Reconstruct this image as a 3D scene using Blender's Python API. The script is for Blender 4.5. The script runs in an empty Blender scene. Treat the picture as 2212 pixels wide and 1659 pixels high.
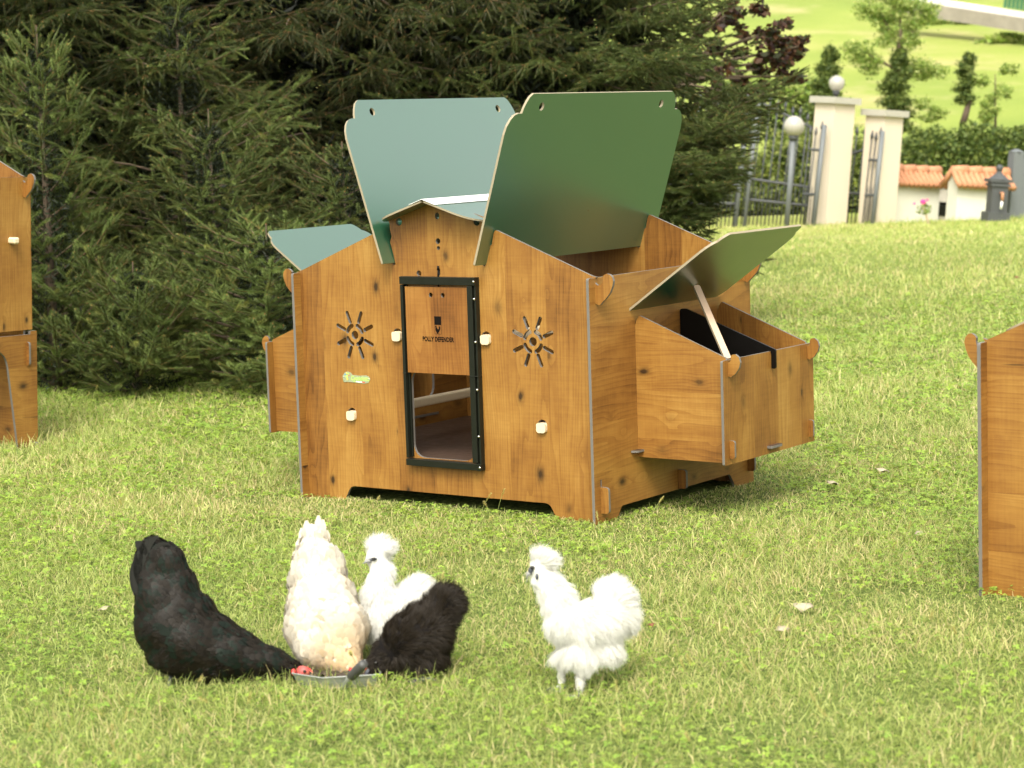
import bpy, bmesh, math, random
import numpy as np
from mathutils import Vector, Matrix
random.seed(7); RNG = np.random.default_rng(11)
R = math.radians
scene = bpy.context.scene
COL = scene.collection

# ------------------------------------------------------------------ camera
CAM = np.array([4.38878, -5.69991, 1.25469]); F_PX = 4838.21
RX, RZ, RY = -0.11734, -0.62520, -0.03264
FWD = np.array([math.sin(RZ)*math.cos(RX), math.cos(RZ)*math.cos(RX), math.sin(RX)])
_r = np.array([math.cos(RZ), -math.sin(RZ), 0.]); _u = np.cross(_r, FWD)
RIGHT = _r*math.cos(RY)+_u*math.sin(RY); UP = -_r*math.sin(RY)+_u*math.cos(RY)
cd = bpy.data.cameras.new('camera'); cam = bpy.data.objects.new('camera', cd); COL.objects.link(cam)
M = Matrix(((RIGHT[0], UP[0], -FWD[0], CAM[0]), (RIGHT[1], UP[1], -FWD[1], CAM[1]), (RIGHT[2], UP[2], -FWD[2], CAM[2]), (0, 0, 0, 1)))
cam.matrix_world = M
cd.sensor_width = 36; cd.lens = F_PX/2212*36; cd.clip_end = 600; cd.clip_start = .1
cd.dof.use_dof = True; cd.dof.focus_distance = 7.15; cd.dof.aperture_fstop = 6.3
scene.camera = cam

# ------------------------------------------------------------------ sky, sun, exposure
w = bpy.data.worlds.new("World"); scene.world = w; w.use_nodes = True
nt = w.node_tree; nt.nodes.clear()
sky = nt.nodes.new('ShaderNodeTexSky'); sky.sky_type = 'NISHITA'; sky.sun_disc = False
SUN_EL, SUN_AZ = 52, 152          # azimuth clockwise from +Y
sky.sun_elevation = R(SUN_EL); sky.sun_rotation = R(SUN_AZ); sky.dust_density = 4; sky.air_density = 1.0
hs = nt.nodes.new('ShaderNodeHueSaturation'); hs.inputs['Saturation'].default_value = .30
mx = nt.nodes.new('ShaderNodeMix'); mx.data_type = 'RGBA'; mx.blend_type = 'MULTIPLY'; mx.inputs[0].default_value = 1
mx.inputs[7].default_value = (1.02, 1.0, .90, 1)
bg = nt.nodes.new('ShaderNodeBackground'); bg.inputs['Strength'].default_value = .15
wo = nt.nodes.new('ShaderNodeOutputWorld')
nt.links.new(sky.outputs[0], hs.inputs['Color']); nt.links.new(hs.outputs[0], mx.inputs[6])
nt.links.new(mx.outputs[2], bg.inputs['Color']); nt.links.new(bg.outputs[0], wo.inputs['Surface'])
sl = bpy.data.lights.new('sun', 'SUN'); sl.energy = .85; sl.angle = R(20); sl.color = (1, .96, .88)
so = bpy.data.objects.new('sun', sl); COL.objects.link(so)
sd = Vector((math.sin(R(SUN_AZ))*math.cos(R(SUN_EL)), math.cos(R(SUN_AZ))*math.cos(R(SUN_EL)), math.sin(R(SUN_EL))))
so.rotation_euler = sd.to_track_quat('Z', 'Y').to_euler()
scene.view_settings.view_transform = 'Standard'; scene.view_settings.look = 'None'
scene.view_settings.gamma = 1; scene.view_settings.exposure = 1.60

# ------------------------------------------------------------------ frames of reference
def ray(u, v):
    return FWD + RIGHT*(u-1106)/F_PX + UP*(829.5-v)/F_PX
def at(u, v, D):
    return CAM + D*ray(u, v)
def ground(u, v, z=0.):
    d = ray(u, v); return CAM + d*((z-CAM[2])/d[2])
HF = np.array([math.sin(RZ), math.cos(RZ), 0.])      # horizontal view axis
HR = np.array([math.cos(RZ), -math.sin(RZ), 0.])
S0 = float(CAM@HF); T0 = float(CAM@HR)
def st(s, t, z=0.):                                    # distance along / across the view axis
    return CAM*[1, 1, 0] + HF*s + HR*t + np.array([0, 0, z])

# ------------------------------------------------------------------ node helper
class NB:
    def __init__(s, name):
        s.m = bpy.data.materials.new(name); s.m.use_nodes = True
        s.t = s.m.node_tree; s.t.nodes.clear()
        s.out = s.t.nodes.new('ShaderNodeOutputMaterial')
        s.b = s.t.nodes.new('ShaderNodeBsdfPrincipled'); s.t.links.new(s.b.outputs[0], s.out.inputs[0])
    def put(s, sock, v):
        if hasattr(v, 'is_output'): s.t.links.new(v, sock)
        else: sock.default_value = v
    def n(s, typ, **k):
        nd = s.t.nodes.new(typ)
        for a, v in k.items(): setattr(nd, a, v)
        return nd
    def math(s, op, a, b=0., c=None):
        nd = s.n('ShaderNodeMath', operation=op); s.put(nd.inputs[0], a); s.put(nd.inputs[1], b)
        if c is not None: s.put(nd.inputs[2], c)
        return nd.outputs[0]
    def vec(s, x, y=0., z=0.):
        nd = s.n('ShaderNodeCombineXYZ')
        for i, v in enumerate((x, y, z)): s.put(nd.inputs[i], v)
        return nd.outputs[0]
    def noise(s, v, scale, detail=4, rough=.5, dist=0., w=None):
        nd = s.n('ShaderNodeTexNoise'); s.put(nd.inputs['Vector'], v); nd.inputs['Scale'].default_value = scale
        nd.inputs['Detail'].default_value = detail; nd.inputs['Roughness'].default_value = rough; nd.inputs['Distortion'].default_value = dist
        return nd.outputs[0]
    def ramp(s, f, stops, interp='LINEAR'):
        nd = s.n('ShaderNodeValToRGB'); s.put(nd.inputs[0], f); e = nd.color_ramp.elements; nd.color_ramp.interpolation = interp
        while len(e) < len(stops): e.new(.5)
        for i, (p, c) in enumerate(stops): e[i].position = p; e[i].color = (*c, 1) if len(c) == 3 else c
        return nd.outputs[0]
    def mix(s, f, a, b, mode='MIX'):
        nd = s.n('ShaderNodeMix', data_type='RGBA', blend_type=mode); s.put(nd.inputs[0], f)
        s.put(nd.inputs[6], (*a, 1) if isinstance(a, tuple) and len(a) == 3 else a); s.put(nd.inputs[7], (*b, 1) if isinstance(b, tuple) and len(b) == 3 else b)
        return nd.outputs[2]
    def mr(s, v, a, b, c, d):
        nd = s.n('ShaderNodeMapRange'); s.put(nd.inputs[0], v)
        for i, q in enumerate((a, b, c, d)): nd.inputs[i+1].default_value = q
        return nd.outputs[0]
    def bump(s, h, strength=.3, dist=.01):
        nd = s.n('ShaderNodeBump'); nd.inputs['Strength'].default_value = strength; nd.inputs['Distance'].default_value = dist
        s.put(nd.inputs['Height'], h); s.t.links.new(nd.outputs[0], s.b.inputs['Normal'])
    def attr(s, name):
        nd = s.n('ShaderNodeAttribute'); nd.attribute_name = name; return nd.outputs['Color']
    def set(s, color=None, rough=None, metal=None, spec=None, **k):
        if color is not None: s.put(s.b.inputs['Base Color'], (*color, 1) if isinstance(color, tuple) and len(color) == 3 else color)
        if rough is not None: s.put(s.b.inputs['Roughness'], rough)
        if metal is not None: s.put(s.b.inputs['Metallic'], metal)
        if spec is not None: s.put(s.b.inputs['Specular IOR Level'], spec)
        for a, v in k.items(): s.put(s.b.inputs[a.replace('_', ' ')], v)
        return s.m
def plain(name, col, rough=.5, metal=0., var=.12, scale=30, spec=.5, bump=0):
    b = NB(name); tc = b.n('ShaderNodeTexCoord').outputs['Object']
    f = b.noise(tc, scale, 5, .6); c = b.mix(f, tuple(x*(1-var) for x in col), tuple(min(1, x*(1+var)) for x in col))
    if bump: b.bump(f, bump, .003)
    return b.set(c, b.mr(f, .3, .7, max(0, rough-.06), min(1, rough+.06)), metal, spec)

def wood_material(name, tone=1., sat=1.):
    b = NB(name)
    uv = b.n('ShaderNodeUVMap').outputs[0]
    sp = b.n('ShaderNodeSeparateXYZ'); b.put(sp.inputs[0], uv); U, V = sp.outputs[0], sp.outputs[1]
    # planks of uneven width, wobbling offset of the grain from one to the next
    pl = b.math('FLOOR', b.math('DIVIDE', U, .152)); wn = b.n('ShaderNodeTexWhiteNoise', noise_dimensions='1D'); b.put(wn.inputs['W'], pl)
    pr = wn.outputs['Value']
    off = b.math('MULTIPLY', pr, 7.3)
    Vo = b.math('ADD', V, off)
    big = b.noise(b.vec(b.math('MULTIPLY', U, 3.2), b.math('MULTIPLY', Vo, .34), off), 2.4, 2, .45)
    # knots
    vo = b.n('ShaderNodeTexVoronoi', feature='F1', voronoi_dimensions='2D'); b.put(vo.inputs['Vector'], b.vec(b.math('MULTIPLY', U, 6.6), b.math('MULTIPLY', Vo, 4.2), 0.)); vo.inputs['Scale'].default_value = 1.; vo.inputs['Randomness'].default_value = .9
    kd = vo.outputs['Distance']
    knot = b.math('POWER', b.mr(kd, .0, .30, 1., 0.), 2.2)
    pull = b.math('MULTIPLY', knot, .32)
    ringc = b.math('ADD', b.math('ADD', b.math('MULTIPLY', big, 16.), b.math('MULTIPLY', U, 55.)), b.math('MULTIPLY', pull, 5.))
    fine = b.noise(b.vec(b.math('MULTIPLY', U, 9.), b.math('MULTIPLY', Vo, .5), 0.), 6, 4, .6)
    ring = b.math('FRACT', b.math('ADD', b.math('MULTIPLY', ringc, .9), b.math('MULTIPLY', fine, .35)))
    ringl = b.math('POWER', ring, 2.2)
    fib = b.noise(b.vec(b.math('MULTIPLY', U, 260.), b.math('MULTIPLY', Vo, 5.), 0.), 1., 3, .65)
    saw = b.noise(b.vec(b.math('MULTIPLY', U, 9.), b.math('MULTIPLY', Vo, 150.), 0.), 1., 2, .5)
    patch = b.noise(b.vec(b.math('MULTIPLY', U, 2.2), b.math('MULTIPLY', Vo, 1.4), off), 2.2, 5, .62)
    val = b.math('ADD', b.math('MULTIPLY', ringl, -.13), b.math('MULTIPLY', fib, .36))
    val = b.math('ADD', val, b.math('MULTIPLY', saw, .16))
    val = b.math('ADD', val, b.math('MULTIPLY', patch, .90))
    val = b.math('ADD', val, b.math('MULTIPLY', pr, .16))
    T = lambda r, g, bb: (r*tone, g*tone*sat, bb*tone*sat)
    col = b.ramp(b.mr(val, .36, 1.04, 0, 1), [(0., T(.12, .046, .011)), (.25, T(.235, .096, .021)), (.5, T(.37, .163, .034)), (.75, T(.48, .236, .051)), (1., T(.60, .33, .082))])
    kcore = b.math('POWER', b.mr(b.math('ADD', kd, b.math('MULTIPLY', b.math('SUBTRACT', b.noise(b.vec(b.math('MULTIPLY', U, 30.), b.math('MULTIPLY', Vo, 12.), off), 2., 3, .6), .5), .10)), .03, .20, 1., 0.), 1.5)
    sc_ = b.n('ShaderNodeSeparateColor'); b.put(sc_.inputs[0], vo.outputs['Color']); sel = b.mr(sc_.outputs[1], .45, .9, 0., 1.)
    col = b.mix(b.math('MULTIPLY', b.math('MULTIPLY', b.math('POWER', kcore, b.mr(sc_.outputs[0], 0., 1., 3.2, .9)), sel), .95), col, T(.050, .024, .010))
    # short dark cracks running with the grain
    cr = b.noise(b.vec(b.math('MULTIPLY', U, 55.), b.math('MULTIPLY', Vo, 3.4), off), 1., 2, .4)
    col = b.mix(b.mr(cr, .745, .80, 0., .8), col, T(.04, .018, .008))
    b.bump(b.math('ADD', b.math('MULTIPLY', fib, .6), b.math('MULTIPLY', saw, .4)), .12, .0006)
    return b.set(col, b.mr(fib, .3, .8, .34, .50), 0, .35)

MAT = {}
MAT['wood'] = wood_material('printed_wood', .56)
MAT['wood_rose'] = wood_material('door_wood', .52, .90)
MAT['core'] = plain('laminate_core', (.13, .118, .105), .5)
MAT['cream_core'] = plain('plywood_edge', (.27, .225, .15), .55)
MAT['pine'] = plain('raw_pine', (.62, .51, .34), .6, var=.14, scale=60)
MAT['rose_pine'] = plain('stay_wood', (.50, .36, .26), .45, var=.1, scale=60)
MAT['black'] = plain('black_metal', (.008, .009, .006), .36, 0, spec=.28)
MAT['black_board'] = plain('black_laminate', (.004, .0035, .003), .4, spec=.15)
MAT['steel'] = plain('screw_steel', (.6, .6, .58), .25, 1.)
MAT['brown_board'] = plain('brown_film_board', (.050, .030, .021), .4, spec=.4)
MAT['white_metal'] = plain('white_sheet_metal', (.80, .80, .78), .35, var=.03)
MAT['ink'] = plain('print_ink', (.006, .004, .003), .7, spec=.08)
def green_material():
    b = NB('green_laminate'); tc = b.n('ShaderNodeTexCoord').outputs['Object']
    f = b.noise(tc, 4, 5, .6); g = b.noise(tc, 900, 2, .5)
    col = b.mix(f, (.008, .070, .032), (.011, .080, .038))
    b.bump(g, .05, .0004)
    return b.set(col, b.mr(f, .35, .65, .30, .36), 0, .8, Coat_Weight=1., Coat_Roughness=.30, Coat_IOR=2.2)
MAT['green'] = green_material()

# ------------------------------------------------------------------ mesh helpers
def tag(o, label=None, cat=None, group=None, kind=None):
    if label: o['label'] = label
    if cat: o['category'] = cat
    if group: o['group'] = group
    if kind: o['kind'] = kind
    return o
def empty(name, loc=(0, 0, 0), rotz=0., **k):
    o = bpy.data.objects.new(name, None); COL.objects.link(o); o.location = tuple(float(x) for x in loc); o.rotation_euler = (0, 0, rotz); o.empty_display_size = .1
    return tag(o, **k)
class MB:
    def __init__(s): s.v = []; s.f = []; s.m = []; s.uv = []
    def add(s, vs, fs, mi=0, uvs=None):
        b = len(s.v); s.v += [tuple(float(c) for c in p) for p in vs]
        for i, f in enumerate(fs):
            s.f.append([b+j for j in f]); s.m.append(mi if isinstance(mi, int) else mi[i])
            s.uv.append(uvs[i] if uvs else None)
    def box(s, c, size, rot=None, mi=0):
        rot = rot or Matrix.Identity(3); c = Vector([float(x) for x in c])
        P = []
        for dx in (-.5, .5):
            for dy in (-.5, .5):
                for dz in (-.5, .5): P.append(c + rot @ Vector((dx*size[0], dy*size[1], dz*size[2])))
        s.add(P, [(0, 1, 3, 2), (4, 6, 7, 5), (0, 4, 5, 1), (2, 3, 7, 6), (0, 2, 6, 4), (1, 5, 7, 3)], mi)
    def tube(s, pts, rad, n=10, mi=0, cap=True):
        pts = [Vector([float(c) for c in p]) for p in pts]
        if isinstance(rad, (int, float)): rad = [rad]*len(pts)
        b = len(s.v); ref = None
        for i, p in enumerate(pts):
            t = (pts[min(i+1, len(pts)-1)]-pts[max(i-1, 0)]).normalized()
            if ref is None: ref = t.orthogonal().normalized()
            ref = (ref - t*ref.dot(t)).normalized(); bi = t.cross(ref)
            for k in range(n):
                a = 2*math.pi*k/n; s.v.append(tuple(p + (ref*math.cos(a)+bi*math.sin(a))*rad[i]))
        fs = []
        for i in range(len(pts)-1):
            for k in range(n):
                fs.append([b+i*n+k, b+i*n+(k+1) % n, b+(i+1)*n+(k+1) % n, b+(i+1)*n+k])
        if cap: fs.append([b+k for k in range(n)][::-1]); fs.append([b+(len(pts)-1)*n+k for k in range(n)])
        s.f += fs; s.m += [mi]*len(fs); s.uv += [None]*len(fs)
    def sphere(s, c, r, n=16, mi=0, scale=(1, 1, 1)):
        c = np.array(c, float); b = len(s.v); rows = n//2
        for i in range(rows+1):
            th = math.pi*i/rows
            for k in range(n):
                a = 2*math.pi*k/n
                s.v.append(tuple(c + r*np.array([math.sin(th)*math.cos(a), math.sin(th)*math.sin(a), math.cos(th)])*scale))
        for i in range(rows):
            for k in range(n):
                s.f.append([b+i*n+k, b+(i+1)*n+k, b+(i+1)*n+(k+1) % n, b+i*n+(k+1) % n]); s.m.append(mi); s.uv.append(None)
    def build(s, name, mats, parent=None, smooth=False):
        me = bpy.data.meshes.new(name); me.from_pydata(s.v, [], s.f)
        for m in (mats if isinstance(mats, (list, tuple)) else [mats]): me.materials.append(m)
        me.polygons.foreach_set('material_index', s.m)
        if any(u is not None for u in s.uv):
            L = me.uv_layers.new(name='UVMap'); arr = np.zeros((len(me.loops), 2)); k = 0
            for f, u in zip(s.f, s.uv):
                if u is not None: arr[k:k+len(f)] = u
                k += len(f)
            L.data.foreach_set('uv', arr.ravel())
        if smooth: me.polygons.foreach_set('use_smooth', [True]*len(me.polygons))
        me.update(); o = bpy.data.objects.new(name, me); COL.objects.link(o)
        if parent is not None: o.parent = parent
        return o
def rounded(pts, seg=5):
    """points (x, y[, r]) -> outline with fillets"""
    out = []; n = len(pts)
    for i, p in enumerate(pts):
        r = p[2] if len(p) > 2 else 0
        if r <= 0: out.append((p[0], p[1])); continue
        P = Vector(p[:2]); A = Vector(pts[i-1][:2]); B = Vector(pts[(i+1) % n][:2])
        a = (A-P); b = (B-P); la, lb = a.length, b.length; a.normalize(); b.normalize()
        ang = a.angle(b); t = min(r/max(math.tan(ang/2), 1e-3), la*.49, lb*.49)
        p0 = P+a*t; p1 = P+b*t
        for k in range(seg+1):
            q = k/seg; out.append(tuple((1-q)**2*p0 + 2*q*(1-q)*P + q*q*p1))
    return out
def circ(x, y, r, n=18, ry=None):
    return [(x+r*math.cos(2*math.pi*k/n), y+(ry or r)*math.sin(2*math.pi*k/n)) for k in range(n)]
def slot(x0, y0, x1, y1, r, n=6):
    d = Vector((x1-x0, y1-y0)); a = math.atan2(d.y, d.x); o = []
    for k in range(n+1): t = a+math.pi/2+math.pi*k/n; o.append((x0+r*math.cos(t), y0+r*math.sin(t)))
    for k in range(n+1): t = a-math.pi/2+math.pi*k/n; o.append((x1+r*math.cos(t), y1+r*math.sin(t)))
    return o
def arcslot(cx, cy, R0, a0, a1, r, n=6):
    o = []
    for k in range(n+1): t = a0+(a1-a0)*k/n; o.append((cx+(R0+r)*math.cos(t), cy+(R0+r)*math.sin(t)))
    for k in range(1, 5): t = a1+math.pi*k/5; o.append((cx+R0*math.cos(a1)+r*math.cos(t), cy+R0*math.sin(a1)+r*math.sin(t)))
    for k in range(n+1): t = a1+(a0-a1)*k/n; o.append((cx+(R0-r)*math.cos(t), cy+(R0-r)*math.sin(t)))
    for k in range(1, 5): t = a0+math.pi+math.pi*k/5; o.append((cx+R0*math.cos(a0)+r*math.cos(t), cy+R0*math.sin(a0)+r*math.sin(t)))
    return o
def plate(mb, pts, holes, th, origin, ux, uy, grain='v', seed=0., mi=(0, 1, 0)):
    """extruded flat board; local x along ux, local y along uy"""
    cu = bpy.data.curves.new('c', 'CURVE'); cu.dimensions = '2D'; cu.fill_mode = 'BOTH'; cu.extrude = th/2
    for loop in [pts]+list(holes):
        sp = cu.splines.new('POLY'); sp.points.add(len(loop)-1); sp.use_cyclic_u = True
        for i, p in enumerate(loop): sp.points[i].co = (p[0], p[1], 0, 1)
    ob = bpy.data.objects.new('c', cu); COL.objects.link(ob)
    me = bpy.data.meshes.new_from_object(ob.evaluated_get(bpy.context.evaluated_depsgraph_get()))
    ux = Vector(ux).normalized(); uy = Vector(uy).normalized(); uz = ux.cross(uy); O = Vector(origin)
    vs = [O + ux*v.co.x + uy*v.co.y + uz*v.co.z for v in me.vertices]
    fs, mis, uvs = [], [], []
    for p in me.polygons:
        fs.append(list(p.vertices)); nz = p.normal.z
        mis.append(mi[1] if abs(nz) < .5 else (mi[0] if nz > 0 else mi[2]))
        q = [me.vertices[i].co for i in p.vertices]
        uvs.append([((c.x+seed*.617) % 97, c.y+seed*1.37) if grain == 'v' else (c.y+seed*.617, c.x+seed*1.37) for c in q])
    mb.add(vs, fs, mis, uvs)
    bpy.data.objects.remove(ob); bpy.data.meshes.remove(me); bpy.data.curves.remove(cu)
def board(name, pts, holes, th, origin, ux, uy, mats, parent, grain='v', seed=0.):
    mb = MB(); plate(mb, pts, holes, th, origin, ux, uy, grain, seed); return mb.build(name, mats, parent)
def text(name, s, size, origin, ux, uy, mat, parent, xs=1., off=.0004, shear=0., spacing=1., ext=.0002, ob=0.):
    cu = bpy.data.curves.new('t', 'FONT'); cu.body = s; cu.size = size; cu.align_x = 'CENTER'; cu.extrude = ext; cu.shear = shear; cu.space_character = spacing; cu.offset = ob
    o = bpy.data.objects.new('t', cu); COL.objects.link(o)
    me = bpy.data.meshes.new_from_object(o.evaluated_get(bpy.context.evaluated_depsgraph_get()))
    ux = Vector(ux).normalized(); uy = Vector(uy).normalized(); uz = ux.cross(uy); O = Vector(origin)
    for v in me.vertices: v.co = O + ux*v.co.x*xs + uy*v.co.y + uz*(v.co.z+off)
    me.name = name; me.materials.clear(); me.materials.append(mat)
    bpy.data.objects.remove(o); bpy.data.curves.remove(cu)
    r = bpy.data.objects.new(name, me); COL.objects.link(r); r.parent = parent; return r

def fast_mesh(name, verts, faces_n, mats, parent=None, colors=None, matidx=None, smooth=False, normals=None):
    """verts (F, n, 3): every face has its own n vertices"""
    Fc, n, _ = verts.shape; me = bpy.data.meshes.new(name)
    me.vertices.add(Fc*n); me.vertices.foreach_set('co', verts.astype(np.float32).ravel())
    me.loops.add(Fc*n); me.loops.foreach_set('vertex_index', np.arange(Fc*n, dtype=np.int32))
    me.polygons.add(Fc); me.polygons.foreach_set('loop_start', np.arange(0, Fc*n, n, dtype=np.int32)); me.polygons.foreach_set('loop_total', np.full(Fc, n, np.int32))
    for m in mats: me.materials.append(m)
    if matidx is not None: me.polygons.foreach_set('material_index', matidx.astype(np.int32))
    if colors is not None:
        a = me.color_attributes.new('tint', 'FLOAT_COLOR', 'POINT'); c = np.ones((Fc, n, 4), np.float32); c[..., :3] = colors[:, None, :] if colors.ndim == 2 else colors
        a.data.foreach_set('color', c.ravel())
    me.update(calc_edges=True)
    if smooth: me.polygons.foreach_set('use_smooth', np.ones(Fc, bool))
    o = bpy.data.objects.new(name, me); COL.objects.link(o)
    if parent is not None: o.parent = parent
    return o
def unit(a): return a/np.maximum(np.linalg.norm(a, axis=-1, keepdims=True), 1e-9)

def leaf_material(name, trans=.35, rough=.5, spec=.3):
    b = NB(name); c = b.attr('tint'); b.set(c, rough, 0, spec)
    tr = b.n('ShaderNodeBsdfTranslucent'); b.put(tr.inputs[0], b.mix(1., c, (1.0, 1.0, .6), 'MULTIPLY'))
    mxs = b.n('ShaderNodeMixShader'); mxs.inputs[0].default_value = trans
    b.t.links.new(b.b.outputs[0], mxs.inputs[1]); b.t.links.new(tr.outputs[0], mxs.inputs[2]); b.t.links.new(mxs.outputs[0], b.out.inputs[0])
    return b.m
MAT['leaf'] = leaf_material('leaf'); MAT['grass'] = leaf_material('grass_blade', .42, .5, .25)
MAT['needle'] = leaf_material('spruce_needle', .10, .55, .25)
MAT['bark'] = plain('bark', (.10, .07, .045), .85, scale=20, var=.4, bump=.5)
MAT['twig'] = plain('twig', (.17, .10, .05), .8, var=.3)

# ------------------------------------------------------------------ the open chicken coop
W2 = .6; DEP = .915; X = (1, 0, 0); Y = (0, 1, 0); Z = (0, 0, 1); BY = (0, 1, 0)
WOOD = [MAT['wood'], MAT['core']]
def sun_holes(cx, cz):
    hs = [circ(cx, cz, .0145)]
    for k in range(8):
        a = R(22.5+45*k); hs.append(slot(cx+.047*math.cos(a), cz+.047*math.sin(a), cx+.078*math.cos(a), cz+.079*math.sin(a), .0068))
    for k in range(4):
        a = R(45+90*k); hs.append(arcslot(cx, cz, .0325, a-R(25), a+R(25), .0072))
    return hs
HOOK = [(.607, .685, .004), (.616, .683, .004), (.624, .692), (.640, .706), (.654, .722), (.663, .742), (.6665, .757), (.663, .770), (.654, .778), (.643, .780), (.633, .776), (.627, .769), (.6285, .760), (.626, .751), (.618, .745), (.608, .744), (.601, .749), (.598, .757), (.600, .764), (.606, .769)]
def mirror_outline(half):
    return half + [(-p[0],)+tuple(p[1:]) for p in half[::-1]]
def gable_half():
    return [(.405, .053, .03), (.452, -.03), (.592, -.03), (.592, .036), (.628, .036, .012), (.628, .118, .012), (.592, .118),
            (.592, .690)] + HOOK + [(.590, .772), (.228, .9135, .008), (.2215, .900), (.2135, .866), (.204, .862), (.188, .7985), (.1765, .7985), (.190, .850, .006), (.196, .872, .006), (.189, .892, .006), (.195, .912, .006), (.196, .935, .004), (.209, .948), (.205, .957, .004), (.194, .951), (.03, .9955)]
coop = empty('chicken_coop', label='open wooden chicken coop with raised green roof lids standing in the middle of the lawn', cat='chicken coop')
out = rounded(mirror_outline(gable_half()))
door_hole = rounded([(-.130, .168, .05), (.122, .168, .05), (.122, .458, .05), (-.130, .458, .05)], 7)
perches = [(-.180, .572), (.180, .572), (-.387, .300), (.387, .300)]
ph = [circ(x, z, .0185, 20) for x, z in perches]
top_holes = [circ(-.157, .938, .0125, 14), circ(.157, .938, .0125, 14), circ(0, .957, .009, 14, .0115), circ(0, .876, .0095), circ(.001, .854, .0065), circ(-.082, .772, .0095), slot(0, .770, 0, .786, .005)]
board('front_panel', out, [door_hole]+ph+top_holes+sun_holes(-.361, .563)+sun_holes(.361, .563), .010, (0, .005, 0), X, Z, WOOD, coop, seed=1.3)
board('rear_panel', out, [[(x, z) for x, z in h] for h in ph+top_holes[:3]+sun_holes(-.361, .563)+sun_holes(.361, .563)], .010, (0, DEP, 0), X, Z, WOOD, coop, seed=4.1)
side = rounded([(-.035, -.03), (.079, -.03), (.093, .010, .02), (.118, .042, .02), (.790, .042, .02), (.815, .010, .02), (.83, -.03), (.951, -.03), (.951, .767, .008), (-.035, .767, .008)])
hinge = [rounded([(.25, .26, .05), (.455, .26, .05), (.455, .52, .07), (.25, .52, .07)]), rounded([(.51, .26, .05), (.715, .26, .05), (.715, .52, .07), (.51, .52, .07)])]
def box_slots(): return [rounded([(.216, z), (.231, z), (.231, z+.03), (.216, z+.03)]) for z in ()]
slots_side = [[(a, .119), (b, .119), (b, .141), (a, .141)] for a, b in ((-.001, .006), (.911, .918))]
board('side_panel', side, hinge+slots_side, .010, (.595, 0, 0), Y, Z, WOOD, coop, 'h', 2.2)
board('side_panel', [(a, b) for a, b in side], hinge, .010, (-.595, 0, 0), Y, Z, WOOD, coop, 'h', 7.7)
board('floor_board', [(-.588, .012), (.588, .012), (.588, .908), (-.588, .908)], [], .009, (0, 0, .162), X, Y, [MAT['brown_board'], MAT['core']], coop)
board('skirt_board', rounded([(.0, -.0), (.03, .0, .01), (.03, .062, .01), (0, .062)]), [], .012, (.601, .46, .045), X, Z, WOOD, coop, 'v', 3)
if 0: board('inner_partition', rounded([(-.588, .17), (-.25, .17), (-.25, .40, .06), (-.44, .43, .05), (-.46, .56, .03), (-.588, .56)]), [], .009, (0, .60, 0), X, Z, WOOD, coop, 'h', 5.2)

# big roof lids: outline in (depth, up the lid)
SL = .5567
def lid_outline():
    a = [(-.060, 0, .004), (-.060, .425, .0), (-.055, .452), (-.043, .474), (-.028, .488), (-.010, .494), (.010, .494), (.014, .510), (.022, .528), (.034, .546), (.050, .5567)]
    return rounded(a+[(.925-p[0],)+tuple(p[1:]) for p in a[::-1]])
lo = lid_outline()
lid_holes = [circ(.108, .515, .0135, 20), circ(.817, .515, .0135, 20)]
dl = Vector((.3053, 0, .9523))
GR = [MAT['green'], MAT['cream_core']]
off = Vector((.0045, 0, -.0014))
board('roof_lid', lo, lid_holes+[circ(.52, .15, .0025, 8)], .008, Vector((.184, 0, .8045))+off*.3, Y, dl, GR, coop)
board('roof_lid', lo, lid_holes, .008, Vector((-.184, 0, .8045)), Y, (-dl.x, 0, dl.z), GR, coop)
# small ridge roof, two boards with rounded corners, white metal cap
for s in (1, -1):
    d = Vector((s*.2, 0, -.0645)).normalized()
    o_ = rounded([(0, -.075), (.214, -.075, .10), (.214, .99, .10), (0, .99)], 8)
    board('ridge_roof', o_, [], .006, (s*.006, 0, 1.006), d, Y, GR, coop)
cap = MB()
cs = [(-.052, .9975), (0, 1.0145), (.052, .9975), (.052, .9960), (0, 1.0130), (-.052, .9960)]
n = len(cs); y0, y1 = -.078, .985
cap.add([(x, y, z) for y in (y0, y1) for x, z in cs], [(i, (i+1) % n, (i+1) % n+n, i+n) for i in range(n)]+[(0, 5, 4, 1), (1, 4, 3, 2), (6, 7, 10, 11), (7, 8, 9, 10)])
rc = cap.build('ridge_cap', MAT['white_metal'], coop)
for s in (1, -1):
    m = MB(); m.tube([(s*.034, -.05, .9995), (s*.034, -.05, 1.0065)], .006, 12); m.build('cap_screw', MAT['white_metal'], rc, True)
# perches
for i, (x, z) in enumerate(perches):
    m = MB(); pts = rounded([(-.0172, -.0155, .010), (.0172, -.0155, .010), (.0172, .0155, .008), (-.0172, .0155, .008)], 3)
    plate(m, pts, [], .957, (x+.001, .4665, z-.0075), X, Z); m.build('perch', MAT['pine'], coop)
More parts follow.
